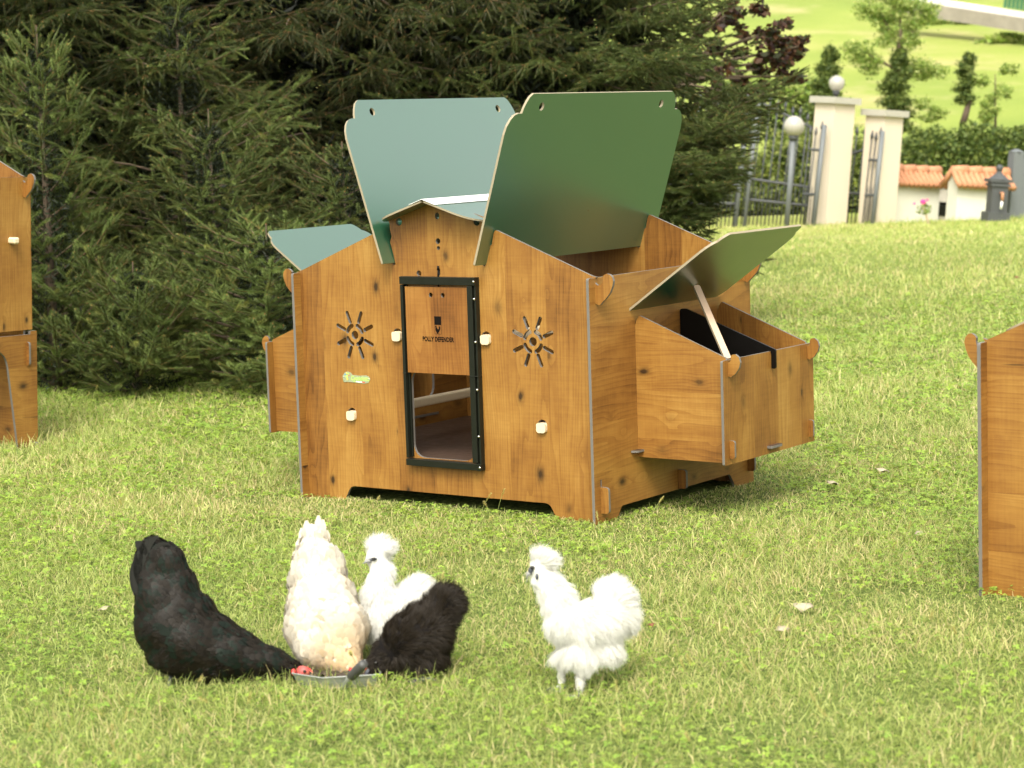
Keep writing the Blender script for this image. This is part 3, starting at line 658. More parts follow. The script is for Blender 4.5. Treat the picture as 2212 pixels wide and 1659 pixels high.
def spruce(base, H, Rb, label, taper=1., zmin=.03, zmax=None, nb=14, per=30, tone=1., inner=6000, dens=1., az=None, droop=.3, up=.45, extra=None, minL=.12, whorl=.22, top=True, group=None, hang=.45, el0=.15):
    base = np.array([base[0], base[1], 0.]); zmax = zmax or H
    root = empty('spruce_tree', base, label=label, cat='spruce', group=group)
    sh = Shoots(); wood = []
    z = zmin
    while z < zmax-.12:
        Lr = Rb*max(.0, (1-z/H))**taper
        for k in range(nb if Lr > .5 else max(5, int(nb*.6))):
            a = (RNG.random()*2*math.pi) if az is None else (az[0]+(az[1]-az[0])*RNG.random())
            L = max(minL, Lr*(.75+.45*RNG.random())); el = el0+.5*(z/H)
            p = base+Z3*(z+RNG.normal(0, .04)); d = np.array([math.cos(a), math.sin(a), el])
            st0 = min(.35, L*.3) if L > .6 else 0
            branch(sh, wood, p+unit(d)*st0, d, L-st0*.5, dens, droop, .004+.008*L, up, hang)
        z += whorl*(.8+.4*RNG.random())
    if extra:
        for p, q in extra:
            p = np.array(p); q = np.array(q); L = float(np.linalg.norm(q-p)); d = unit(q-p)+Z3*.0; branch(sh, wood, p, d, L, 1.9, .10, .012, .16, .12)
    if top: leader(sh, base+Z3*(H-.14), .16, wood)
    sh_a = [a-base for a in sh.a]; sh.a = sh_a; sh.b = [x-base for x in sh.b]; sh.tips = [x-base for x in sh.tips]
    V, col = needles(sh, per, tone=tone)
    if inner:
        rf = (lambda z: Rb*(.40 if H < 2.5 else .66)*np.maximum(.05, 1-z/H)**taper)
        V2, c2 = coarse((0, 0), inner, .018 if H < 2.5 else .045, rf, .03, min(H*.95, zmax+.5), tone); V = np.concatenate([V, V2]); col = np.concatenate([col, c2])  # dark filler closes the crown, its near-black colour stands for inner shade
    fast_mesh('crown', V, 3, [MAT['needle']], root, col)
    m = MB(); m.tube([(0, 0, -.1), (0, 0, H*.5), (0, 0, H-.1)], ([.014+.010*H, .006*H+.006, .004] if H < 2.5 else [.02+.022*H, .012*H+.008, .005]), 10)
    m.build('trunk', MAT['bark'], root, True)
    wm = [(p-base, r) for p, r in wood]; woodmesh(wm, root, 'limbs', 4)
    return root
facing = (math.atan2(-HF[1], -HF[0])-1.5, math.atan2(-HF[1], -HF[0])+1.5)
def gp(u, D): p = at(u, 829, D); return (p[0], p[1])
spruce(gp(122, 11.0), 1.76, .50, 'small upright spruce with a single leader beside the tall left coop', nb=9, per=40, taper=.55, whorl=.085, tone=1.6, inner=6000, droop=.05, up=.6, hang=.0, el0=.45)
spruce(gp(420, 12.3), 2.02, .85, 'bushy spruce whose leader nearly reaches the top edge at left', nb=9, per=38, taper=.5, whorl=.14, tone=1.35, inner=9000, hang=.35, el0=.3)
spruce(gp(300, 10.75), .62, .55, 'low young spruce spreading over the lawn edge at left', nb=9, per=42, taper=.5, whorl=.085, tone=1.35, inner=3000, droop=.05, up=.6, hang=.0, el0=.35)
spruce(gp(478, 11.6), 1.34, .62, 'waist high spruce behind the low young one', nb=8, per=40, taper=.5, whorl=.12, tone=1.15, inner=5000, up=.6, hang=.1, el0=.35)
spruce(gp(590, 10.75), .78, .60, 'knee high pale green spruce bush left of the open coop', nb=10, per=42, taper=.36, whorl=.09, tone=1.5, inner=3500, up=.5, hang=.0, el0=.3)
spruce(gp(760, 11.7), 1.15, .65, 'small spruce just behind the left green nest lid', nb=8, per=38, taper=.5, whorl=.13, tone=1.0, inner=4000, hang=.1, el0=.35)
spruce(gp(40, 13.2), 7.0, 1.9, 'tall spruce at the far left edge behind the small ones', nb=10, per=30, taper=.7, zmax=2.6, whorl=.20, tone=.75, inner=26000, az=facing, top=False)
spruce(gp(300, 13.6), 7.0, 1.5, 'tall spruce filling the gap behind the two small leaders', nb=10, per=30, taper=.7, zmax=2.6, whorl=.20, tone=.62, inner=26000, az=facing, top=False)
spruce(gp(780, 14.4), 9.0, 2.2, 'huge dark spruce behind the pale raised lid', nb=11, per=26, taper=.7, zmax=2.8, whorl=.21, tone=.55, inner=50000, az=facing, top=False, zmin=.1, droop=.5, hang=.7)
exs = []
trunk7 = at(1180, 600, 13.6)
for (u, v, D, zu, du) in ((1676, 190, 12.4, 330, 1330), (1655, 215, 12.7, 350, 1330), (1640, 250, 12.5, 370, 1330), (1615, 245, 12.3, 380, 1330), (1600, 310, 12.8, 390, 1330), (1575, 300, 12.2, 400, 1330), (1580, 350, 12.6, 410, 1330), (1555, 375, 12.3, 430, 1330), (1530, 350, 12.1, 420, 1330), (1535, 420, 12.5, 450, 1330), (1512, 395, 12.2, 440, 1330), (1500, 460, 12.5, 460, 1330), (1625, 285, 12.9, 390, 1330), (1500, 330, 12.0, 400, 1330), (1540, 265, 12.1, 380, 1330), (1565, 420, 12.8, 440, 1330), (1672, 200, 12.6, 300, 1250), (1632, 235, 12.9, 320, 1250), (1590, 290, 12.5, 370, 1250), (1560, 335, 12.3, 390, 1250), (1540, 385, 12.6, 420, 1250), (1500, 430, 12.6, 430, 1250), (1610, 270, 13.2, 350, 1250), (1520, 300, 12.2, 340, 1250),
                          (1570, 25, 12.4, 80, 1200), (1550, 60, 12.8, 90, 1200), (1540, 105, 12.9, 120, 1200), (1500, 135, 11.9, 150, 1200), (1480, 90, 12.1, 100, 1200), (1560, -20, 13.2, 20, 1200), (1470, 160, 12.8, 170, 1200), (1530, 140, 12.5, 150, 1200)):
    q_ = at(u, v, D); p_ = at(du, zu, 13.6); p_[2] = max(p_[2], .3); mid = p_+(q_-p_)*.30; exs.append((mid, q_))
spruce((trunk7[0], trunk7[1]), 8.5, 1.12, 'large spruce reaching its long lower boughs toward the iron fence', nb=11, per=32, taper=.45, zmax=2.8, whorl=.18, tone=1.05, inner=36000, az=facing, top=False, zmin=.25, extra=exs)
spruce(gp(560, 15.6), 8.0, 2.4, 'dark spruce in the second row behind the bushy one', nb=8, per=16, taper=.7, zmax=2.7, whorl=.30, tone=.6, inner=42000, az=facing, top=False)
spruce(gp(1060, 15.6), 8.0, 1.35, 'dark spruce in the second row behind the green lids', nb=8, per=16, taper=.7, zmax=2.7, whorl=.30, tone=.6, inner=42000, az=facing, top=False)

# ------------------------------------------------------------------ beyond the lawn: everything there stands on a slope, plumb leans a little
LEAN = math.radians(5.2)
G3 = unit(Z3*math.cos(LEAN)+HR*math.sin(LEAN))
def leaves(c, n, rad, size, cols, flat=.6, parent=None, name='leaves', fill=None, seedv=1, clump=0):
    """leaf cloud in an ellipsoid around c (relative coordinates); rad (across, deep, tall)"""
    d = unit(RNG.normal(0, 1, (n, 3))); r = RNG.random(n)**(.42)
    if clump:
        cc = unit(RNG.normal(0, 1, (clump, 3)))*(RNG.random((clump, 1))**.4)*.85; k = RNG.integers(0, clump, n); q = cc[k]+RNG.normal(0, .20, (n, 3))
    else: q = d*r[:, None]
    p = np.array(c)+HR*q[:, :1]*rad[0]+HF*q[:, 1:2]*rad[1]+Z3*q[:, 2:]*rad[2]
    a = unit(RNG.normal(0, 1, (n, 3))*np.array([1, 1, flat])); b_ = unit(np.cross(a, RNG.normal(0, 1, (n, 3)))); s = (size*(.6+.8*RNG.random(n)))[:, None]
    V = np.stack([p-a*s, p-b_*s*.55, p+a*s, p+b_*s*.55], 1); cols = np.array(cols); k = RNG.integers(0, len(cols), n)
    return V, cols[k]*(.7+.6*RNG.random(n))[:, None]
def plant(name, label, cat, base, clouds, mat='leaf', stems=None, group=None, part='foliage', stempart='stem'):
    root = empty(name, base, label=label, cat=cat, group=group)
    VV, CC = [], []
    for cl in clouds: V, c = leaves(*cl[:5], **(cl[5] if len(cl) > 5 else {})); VV.append(V); CC.append(c)
    fast_mesh(part, np.concatenate(VV)-0, 4, [MAT[mat]], root, np.concatenate(CC))
    if stems:
        m = MB()
        for pts, rad in stems: m.tube(pts, rad, 8)
        m.build(stempart, MAT['bark'], root, True)
    return root
def rel(u, v, D, base): return at(u, v, D)-np.array(base)
PX = lambda D: D/F_PX
IVY = [(.028, .048, .012), (.055, .090, .020), (.11, .155, .034), (.21, .25, .06)]
LIGHT = [(.22, .32, .06), (.32, .40, .09), (.42, .46, .16), (.15, .24, .05)]
# ivy hedge right, and the hedge behind the railings
def hedge(label, us, vt, vb, D, n, size, cols, dep=.5, clump=0, name='ivy_hedge', cat='hedge'):
    base = at((us[0]+us[1])/2, vb, D)
    cl = []
    k = max(1, int((us[1]-us[0])/34))
    for i in range(k):
        u = us[0]+(us[1]-us[0])*(i+.5)/k; top = vt(u); h = (vb-top)
        cl.append((rel(u, top+h/2, D, base), n//k, (34*1.3*PX(D), dep, h*(.50+.06*RNG.random())*PX(D)), size, cols, dict(clump=clump)))
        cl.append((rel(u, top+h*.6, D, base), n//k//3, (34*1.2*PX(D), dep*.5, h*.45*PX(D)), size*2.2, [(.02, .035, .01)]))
    return plant(name, label, cat, base, cl)
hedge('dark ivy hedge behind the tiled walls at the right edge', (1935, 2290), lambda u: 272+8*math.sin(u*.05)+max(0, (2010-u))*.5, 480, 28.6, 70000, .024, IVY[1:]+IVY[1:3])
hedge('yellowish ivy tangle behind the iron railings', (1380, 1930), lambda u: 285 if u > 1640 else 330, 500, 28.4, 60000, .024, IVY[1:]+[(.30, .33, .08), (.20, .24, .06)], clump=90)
hedge('pale wild shrubs along the foot of the meadow', (1560, 1800), lambda u: 150+.1*(u-1560), 300, 31, 7000, .035, LIGHT, clump=40, name='wild_shrubs', cat='shrubs')
# ivy covered stumps and airy trees
def ivyc(label, u, v0, v1, wpx, D=29.5, lean=.0, extra=None, stems=None, name='ivy_clad_tree', n=12000):
    base = at(u-(v1-v0)*.0, v1, D); cl = []
    for i in range(6):
        f = i/5; v = v0+(v1-v0)*f; ww = wpx*(.45+.62*math.sin(min(1, f*1.1+.10)*math.pi*.62)); u = u+RNG.normal(0, 4)
        cl.append((rel(u+lean*(1-f), v, D, base), n//6, (ww*PX(D), ww*PX(D), (v1-v0)*.15*PX(D)), .019, IVY[1:]+IVY[1:3], dict(clump=26)))
    cl += extra or []
    return plant(name, label, 'ivy tree', base, cl, stems=stems)
ivyc('pointed ivy covered stump behind the left globe pillar', 1797, 120, 275, 34)
bb = at(1940, 260, 29.5)
tr = lambda u, v, D=29.5: tuple(at(u, v, D)-bb)
ivyc('slender tree with ivy sleeve and airy light crown behind the pillars', 1940, 125, 275, 36,
     extra=[(tr(u, v), 1200, (40*PX(29.5), .28, 27*PX(29.5)), .019, LIGHT, dict(clump=16)) for u, v in ((1905, 25), (1950, 5), (1985, 35), (1915, 60), (1965, 70), (1990, 5), (1885, 5), (1930, -20), (1850, 95), (1880, 120), (1985, 130), (2010, 140))],
     stems=[([tr(1940, 275), tr(1940, 120), tr(1943, 90), tr(1945, 20)], [.07, .05, .04, .015]), ([tr(1943, 90), tr(1915, 40), tr(1900, 0)], [.02, .015, .008]), ([tr(1943, 85), tr(1975, 50), tr(1995, 10)], [.02, .014, .008]), ([tr(1942, 140), tr(1900, 115), tr(1860, 95)], [.02, .012, .006]), ([tr(1942, 150), tr(1980, 140), tr(2010, 135)], [.02, .012, .006])])
b3 = at(2078, 268, 29.5)
ivyc('small dark ivy ball on a bare stem in front of the meadow', 2095, 125, 215, 24, n=3800, stems=[([tuple(at(2080, 268, 29.5)-at(2095, 215, 29.5)), (0, 0, 0)], [.05, .04])])
b4 = at(2150, 262, 29.4)
plant('wild_shrub', 'tall thin light green shrub near the right edge of the meadow', 'shrub', b4, [((rel(2150+RNG.normal(0, 22), v, 29.4, b4)), 700, (26*PX(29), .2, 18*PX(29)), .017, LIGHT, dict(clump=8)) for v in (150, 175, 200, 220, 240, 250)], stems=[([(0, 0, -.1), tuple(at(2150, 160, 29.4)-b4)], [.02, .006])])
b5 = at(1985, 262, 29.4)
plant('wild_shrub', 'low yellow green shrub right of the second pillar', 'shrub', b5, [((rel(2010+RNG.normal(0, 20), v, 29.4, b5)), 700, (30*PX(29), .2, 14*PX(29)), .017, LIGHT, dict(clump=8)) for v in (225, 245, 258)])

# ironwork
MAT['iron'] = plain('wrought_iron', (.055, .058, .06), .6, 0.); MAT['post_grey'] = plain('grey_post', (.12, .13, .135), .55, 0.)
def bars(name, root, base, items, mat, r=.009, n=6):
    m = MB()
    for pts, rr in items: m.tube([tuple(np.array(p)-base) for p in pts], rr, n)
    return m.build(name, MAT[mat], root, True)
def railing(label, u0, u1, top, vb, D0, D1, rails, step=17., group='iron fence sections', name='iron_fence', lean=.115, posts=(), cat='fence'):
    base = at((u0+u1)/2, vb, (D0+D1)/2); root = empty(name, base, label=label, cat=cat, group=group)
    it = []; k = 0; u = u0
    Dd = lambda u: D0+(D1-D0)*(u-u0)/(u1-u0)
    while u <= u1:
        t_ = top(u)+(7 if k % 2 else 0); D = Dd(u); P0 = at(u, vb+8, D); P1 = at(u+lean*(vb-t_), t_, D)
        it.append(([P0, P1], .0085)); sp_ = unit(P1-P0); it.append(([P1, P1+sp_*.03, P1+sp_*.10], [.010, .021, .002])); u += step; k += 1
    bars('pickets', root, base, it, 'iron')
    for rv in rails:
        ps = []
        for u in np.linspace(u0, u1, 12):
            v = rv(u) if callable(rv) else rv; ps.append(at(u+lean*(vb-v), v, Dd(u)))
        bars('rail', root, base, [(ps, .017)], 'iron')
    for u in posts:
        D = Dd(u)-.05; t_ = top(u)-8; P0 = at(u, vb+8, D); P1 = at(u+lean*(vb-t_), t_, D)
        bars('post', root, base, [([P0, P1], .026)], 'post_grey', n=8)
    # short dog bars low down
    it = []; u = u0+step/2
    while u <= u1: P0 = at(u, vb+8, Dd(u)); P1 = at(u+lean*70, vb-72, Dd(u)); it.append(([P0, P1, P1+unit(P1-P0)*.05], [.007, .007, .001])); u += step
    bars('dog_bars', root, base, it, 'iron')
    return root
railing('iron fence section under the spruce boughs, farthest left', 1395, 1590, lambda u: 212-.06*(u-1395), 482, 25.2, 25.2, [lambda u: 236-.10*(u-1395), 400, 440], posts=(1480, 1588))
railing('iron fence section between the lamp post and the pillar', 1600, 1760, lambda u: 205+.42*max(0, u-1600), 482, 25.2, 25.1, [lambda u: 215+.47*(u-1600), lambda u: 385+.14*(u-1600), lambda u: 430+.1*(u-1600)], posts=(1608,))
railing('narrow iron gate leaf between the two cream pillars', 1795, 1868, lambda u: 285+6*math.sin(u*.08), 480, 25.3, 25.3, [lambda u: 340-.3*(u-1795), 418], posts=(1800,), name='iron_gate', cat='gate', group='iron gate leaves')
railing('open iron gate leaf standing before the left pillar', 1728, 1752, lambda u: 290-.4*(u-1728), 482, 24.7, 24.6, [lambda u: 322+.1*(u-1728), 420], step=12, posts=(1757,), name='iron_gate', cat='gate', group='iron gate leaves')
railing('open iron gate leaf standing before the right pillar', 1862, 1880, lambda u: 300-.4*(u-1862), 482, 24.7, 24.6, [lambda u: 345+.1*(u-1862), 422], step=9, posts=(1884,), name='iron_gate', cat='gate', group='iron gate leaves')

# pillars, lamp posts
MAT['render'] = plain('cream_render', (.56, .48, .38), .8, var=.04, scale=8); MAT['cap'] = plain('stone_cap', (.36, .34, .29), .8, var=.2)
MAT['glass_white'] = plain('smoky_globe', (.34, .32, .28), .16, var=.05, spec=.6)
MAT['wall'] = plain('old_plaster', (.62, .60, .52), .85, var=.1, scale=6); MAT['tile'] = plain('terracotta', (.44, .20, .10), .7, var=.25, scale=14)
MAT['stone'] = plain('pale_stone', (.42, .39, .33), .85, var=.2)
Tb = Matrix([[HR[0], HF[0], 0], [HR[1], HF[1], 0], [0, 0, 1]])
def frame3(yaw):
    q = Matrix([[float(G3[0]), 0, 0], [float(G3[1]), 0, 0], [float(G3[2]), 0, 0]])
    z = Vector(G3); x = Vector(HR*math.cos(yaw)+HF*math.sin(yaw)); x = (x-z*x.dot(z)).normalized(); y = z.cross(x)
    return Matrix((x, y, z)).transposed()
def pillar(label, u, v, D, w_, h, lamp=False):
    base = at(u, v, D); root = empty('gate_pillar', base, label=label, cat='gate pillar', group='cream gate pillars'); F = frame3(.62)
    m = MB(); m.box(F @ Vector((0, 0, h/2-.15)), (w_, w_, h+.3), F); m.build('shaft', MAT['render'], root)
    m = MB(); m.box(F @ Vector((0, 0, h+.036)), (w_*1.3, w_*1.3, .07), F); m.build('cap', MAT['cap'], root)
    return root, base, F
_, pb, F = pillar('cream gate pillar with a globe lamp on its stone cap', 1785, 484, 24.9, .31, 1.33)
pillar('cream gate pillar without a lamp, right of the lamp pillar', 1893, 486, 24.9, .29, 1.20)
def globe(name, label, base, F, stem, r, pole_r, group=None):
    root = empty(name, base, label=label, cat='lamp', group=group)
    m = MB(); m.tube([F @ Vector((0, 0, -.1 if stem > .5 else 0)), F @ Vector((0, 0, stem))], pole_r, 14); m.build('pole', MAT['post_grey'] if stem > .5 else MAT['black'], root, True)
    m = MB(); m.tube([F @ Vector((0, 0, stem-.03)), F @ Vector((0, 0, stem+.02))], [pole_r*1.5, pole_r*1.9], 14); m.build('collar', MAT['iron'], root, True)
    m = MB(); m.sphere(F @ Vector((0, 0, stem+r*.96)), r*.9, 32); m.build('globe', MAT['glass_white'], root, True)
    return root
globe('globe_lamp', 'small globe lamp on top of the left cream pillar', pb+np.array(F @ Vector((0, 0, 1.402))), F, .055, .098, .022)
globe('lamp_post', 'grey lamp post with a smoky globe before the iron fence', at(1700, 484, 24.4), frame3(0), .94, .125, .030)

# low plastered walls with terracotta copings
def tiled(label, u0, u1, v0, v1, D0, D1, h, gable=False):
    A = at(u0, v0, D0); B = at(u1, v1, D1); c = (A+B)/2; root = empty('tiled_wall', c, label=label, cat='wall', group='plastered walls with tile coping')
    L = float(np.linalg.norm(B-A)); z = Vector(G3); x = Vector((B-A)/L); x = (x-z*x.dot(z)).normalized(); y = z.cross(x); F = Matrix((x, y, z)).transposed()
    m = MB(); m.box(F @ Vector((0, 0, h/2-.2)), (L, .22, h+.4), F)
    m.add([F @ Vector((sx*L/2*.998, sy, sz)) for sx in (-1, 1) for sy, sz in ((-.11, h), (.11, h), (0, h+.13))], [(0, 1, 2), (3, 5, 4), (0, 2, 5, 3), (1, 4, 5, 2)]); m.build('wall', MAT['wall'], root)
    m = MB(); nn = int(L/.062)
    for i in range(nn+1):
        xx = -L/2-.02+(L+.04)*i/nn
        for s in (1, -1):
            m.tube([F @ Vector((xx, s*.20, h-.045)), F @ Vector((xx, s*.10, h+.035)), F @ Vector((xx, s*.01, h+.125))], [.036, .033, .030], 8)
    m.build('coping_tiles', MAT['tile'], root, True)
    m = MB(); k = 4
    for i in range(k): a = -L/2-.03+(L+.06)*i/k; m.tube([F @ Vector((a, 0, h+.125)), F @ Vector((a+(L+.06)/k+.02, 0, h+.125))], [.048, .066], 10)
    m.build('ridge_tiles', MAT['tile'], root, True)
    return root
tiled('tiled plaster wall directly right of the right pillar', 1912, 2012, 484, 484, 25.4, 25.7, .49)
tiled('tiled plaster wall behind the cast iron fountain', 2052, 2160, 482, 478, 24.9, 25.1, .44)
# gap with meter box
bx = at(2030, 480, 26.1); F = frame3(-.1); rt = empty('meter_cabinet', bx, label='dark recessed cabinet with pale notice between the two tiled walls', cat='cabinet')
m = MB(); m.box(F @ Vector((0, .06, .24)), (.22, .02, .62), F); m.box(F @ Vector((0, 0, .50)), (.24, .12, .07), F); m.box(F @ Vector((0, 0, .14)), (.24, .12, .12), F); m.build('cabinet_body', MAT['black'], rt)
m = MB(); m.box(F @ Vector((.015, .03, .33)), (.085, .02, .19), F); m.build('notice', MAT['stone'], rt)
m = MB(); m.box(F @ Vector((0, -.02, .02)), (.22, .16, .10), F); m.build('step', MAT['stone'], rt)
# fountain
fb = at(2150, 474, 24.3); F = frame3(.15); rt = empty('drinking_fountain', fb, label='dark cast iron fountain pillar with ball finial and tap', cat='fountain')
m = MB(); m.box(F @ Vector((0, 0, .02)), (.25, .22, .12), F); m.box(F @ Vector((0, 0, .20)), (.18, .16, .44), F); m.box(F @ Vector((0, 0, .375)), (.22, .20, .03), F); m.box(F @ Vector((0, 0, .42)), (.25, .22, .035), F)
m.tube([F @ Vector((0, 0, a)) for a in (.43, .47, .50, .52)], [.12, .07, .035, .03], 12); m.build('column', MAT['iron'], rt)
m = MB(); m.sphere(F @ Vector((0, 0, .555)), .04, 14); m.build('finial', MAT['iron'], rt, True)
m = MB(); m.tube([F @ Vector((0, -.10, .29)), F @ Vector((.0, -.15, .29)), F @ Vector((.0, -.155, .21))], .016, 8); m.build('spout', MAT['tile'], rt, True)
m = MB(); m.tube([F @ Vector((0, -.152, .20)), F @ Vector((-.005, -.150, .12))], .013, 8); m.build('hose_end', MAT['white_metal'], rt, True)
for u, h, r, lab in ((2184, .76, .068, 'thick grey square post right of the fountain'), (2204, .66, .034, 'thinner grey post at the right edge')):
    pb_ = at(u, 474, 25.2); F = frame3(.3); rt = empty('metal_post', pb_, label=lab, cat='post')
    m = MB(); m.box(F @ Vector((0, 0, h/2-.1)), (r*1.9, r*1.9, h+.2), F); m.build('shaft', MAT['post_grey'], rt)
    m = MB(); m.tube([F @ Vector((0, 0, h)), F @ Vector((0, 0, h+.03))], [r*1.35, r*.3], 4); m.build('cap', MAT['post_grey'], rt)
# rose
rb = at(2004, 486, 23.9); MAT['petal'] = plain('rose_petal', (.75, .04, .22), .5); MAT['pale_stem'] = plain('rose_stem', (.45, .36, .24), .7)
rt = empty('rose_bush', rb, label='thin rose stem with one bright pink bloom before the plaster wall', cat='rose')
m = MB(); m.tube([tuple(at(2008, 492, 23.9)-rb), tuple(at(2000, 462, 23.9)-rb), tuple(at(1992, 440, 23.9)-rb)], [.018, .014, .008], 8); m.build('stem', MAT['pale_stem'], rt, True)
for u, v, r in ((1994, 436, .030), (1975, 440, .014), (2003, 432, .014)):
    m = MB(); c = at(u, v, 23.9)-rb
    for k in range(7): a = k*.9; m.sphere(c+HR*r*.5*math.cos(a)+Z3*r*.4*math.sin(a), r*.6, 8)
    m.build('bloom', MAT['petal'], rt, True)
V, c = leaves(tuple(at(1996, 452, 23.9)-rb), 120, (.09, .06, .07), .018, LIGHT[:2]+IVY[2:]); fast_mesh('foliage', V, 4, [MAT['leaf']], rt, c)

# top of the meadow: road wall with green railing
def on_hill(u, v):
    lo, hi = 27., 200.
    for _ in range(50):
        mid = (lo+hi)/2; p = at(u, v, mid); d = p-CAM; s_, t_ = float(d@HF), float(d@HR)
        if p[2] > float(hgt(s_, t_)): lo = mid
        else: hi = mid
    return (lo+hi)/2
try:
    D1 = on_hill(2120, 70)
except Exception: D1 = 60
D1 = min(D1, 80)
MAT['white_wall'] = plain('white_wall_paint', (.70, .69, .62), .8, var=.06); MAT['rough_stone'] = plain('field_stone', (.26, .23, .19), .9, var=.4, scale=3, bump=.4)
print('D1', D1); A = at(1960, 4, D1); B = at(2300, 56, D1*.93); c = (A+B)/2; rt = empty('road_wall', c, label='white road wall on rough stone footing at the top right corner', cat='wall')
x = Vector((B-A)).normalized(); L = float(np.linalg.norm(B-A)); z = Vector((0, 0, 1)); y = z.cross(x).normalized(); z = x.cross(y); F = Matrix((x, y, z)).transposed()
m = MB(); q_ = PX(D1); m.box(F @ Vector((0, 0, -9*q_)), (L, .5, 28*q_), F); m.build('stone_footing', MAT['rough_stone'], rt)
m = MB(); m.box(F @ Vector((.2, 0.05, 9.5*q_)), (L, .3, 9*q_), F); m.build('parapet', MAT['white_wall'], rt)
m = MB(); MAT['green_paint'] = plain('green_rail_paint', (.04, .14, .07), .5)
for k in range(14): m.tube([F @ Vector((L*.12+k*L*.025, .05, 18*q_)), F @ Vector((L*.12+k*L*.025, .05, 1.2))], .04, 6)
m.box(F @ Vector((L*.3, .08, .75)), (L*.4, .02, .7), F); m.build('green_railing', MAT['green_paint'], rt)
def meadow_plant(label, u, v, wpx, hpx, n, cols, cl):
    D = on_hill(u, v); b_ = at(u, v, D); plant('wild_shrub', label, 'shrub', b_, [((0, 0, hpx*PX(D)*.4), n, (wpx*PX(D), wpx*PX(D)*.6, hpx*PX(D)), .09, cols, dict(clump=cl))])
meadow_plant('green scrub running below the white road wall', 2010, 52, 40, 14, 1500, LIGHT, 20)
meadow_plant('loose bush hanging over the rough stone footing', 2085, 52, 30, 22, 1500, LIGHT+IVY[2:], 14)
meadow_plant('tall grass tuft under the stone footing at the right edge', 2180, 92, 50, 12, 1500, LIGHT, 20)

# copper leaved tree left of the meadow
cb = at(1390, 500, 17.5); cb[2] = 0; root = empty('copper_beech', cb, label='dark purple leaved tree showing behind the long spruce boughs', cat='tree')
PUR = [(.030, .014, .012), (.060, .026, .018), (.10, .045, .022), (.045, .05, .02)]
VV, CC = [], []; tips = [(1590, 15), (1640, 30), (1680, 60), (1700, 100), (1725, 100), (1660, 110), (1620, 80), (1690, 140), (1640, 150), (1590, 110), (1600, 170), (1560, 190), (1530, 215), (1650, 190), (1700, 165), (1610, 210), (1600, -10), (1640, -20), (1560, 150), (1670, 85), (1705, 128), (1575, 50), (1550, 100), (1520, 150), (1580, 200), (1530, 60), (1560, 235)]
for u, v in tips:
    D = 17.2+RNG.normal(0, .35); V, c = leaves(tuple(at(u, v, D)-cb), 150, (.13, .2, .085), .030, PUR, clump=5); VV.append(V); CC.append(c)
fast_mesh('crown', np.concatenate(VV), 4, [MAT['leaf']], root, np.concatenate(CC))
m = MB(); tb = at(1400, 200, 17.5)-cb
m.tube([(0, 0, -.1), tuple(np.array([0, 0, 1.0])), tuple(tb)], [.13, .11, .08], 10); m.build('trunk', MAT['bark'], root, True)
m = MB()
for u, v in tips[::2]: e = at(u, v, 17.3)-cb; m.tube([tuple(tb), tuple(tb+(e-tb)*.5+Z3*.06), tuple(e)], [.03, .015, .005], 6)
m.build('limbs', MAT['bark'], root, True)

# ------------------------------------------------------------------ hens: one continuous body each, feathers over it
def body_mesh(name, blobs, D0, G0, voxel=.0075, parent=None, mat=None, smooth=6):
    """blobs: (u, v, depth, ru, rv, rd, rot) in photo pixels at distance D0 -> one remeshed skin"""
    bm = bmesh.new(); k = D0/F_PX
    for (u, v, d, ru, rv, rd, rot) in blobs:
        c = at(u, v, D0+d)-G0; a = R(rot)
        ex = RIGHT*math.cos(a)-UP*math.sin(a); ey = RIGHT*math.sin(a)+UP*math.cos(a); ez = -FWD
        q = Matrix([[ex[i]*ru*k, ey[i]*rv*k, ez[i]*rd*k, c[i]] for i in range(3)]+[[0, 0, 0, 1]])
        bmesh.ops.create_icosphere(bm, subdivisions=3, radius=1., matrix=q)
    me = bpy.data.meshes.new(name); bm.to_mesh(me); bm.free(); o = bpy.data.objects.new(name, me); COL.objects.link(o)
    r = o.modifiers.new('r', 'REMESH'); r.mode = 'VOXEL'; r.voxel_size = voxel; s = o.modifiers.new('s', 'SMOOTH'); s.iterations = smooth; s.factor = .5
    m2 = bpy.data.meshes.new_from_object(o.evaluated_get(bpy.context.evaluated_depsgraph_get())); bpy.data.objects.remove(o); bpy.data.meshes.remove(me)
    m2.name = name; m2.materials.clear(); m2.materials.append(mat); m2.polygons.foreach_set('use_smooth', [True]*len(m2.polygons))
    o = bpy.data.objects.new(name, m2); COL.objects.link(o); o.parent = parent; return o
def surf_samples(o, n):
    me = o.data; me.calc_loop_triangles(); T = np.empty(len(me.loop_triangles)*3, int); me.loop_triangles.foreach_get('vertices', T); T = T.reshape(-1, 3)
    co = np.empty(len(me.vertices)*3); me.vertices.foreach_get('co', co); co = co.reshape(-1, 3)
    a, b, c = co[T[:, 0]], co[T[:, 1]], co[T[:, 2]]; nn = np.cross(b-a, c-a); ar = np.linalg.norm(nn, axis=1); nn = nn/ar[:, None]
    k = RNG.choice(len(T), n, p=ar/ar.sum()); r1 = np.sqrt(RNG.random(n)); r2 = RNG.random(n)
    p = a[k]*(1-r1)[:, None]+b[k]*(r1*(1-r2))[:, None]+c[k]*(r1*r2)[:, None]; return p, nn[k]
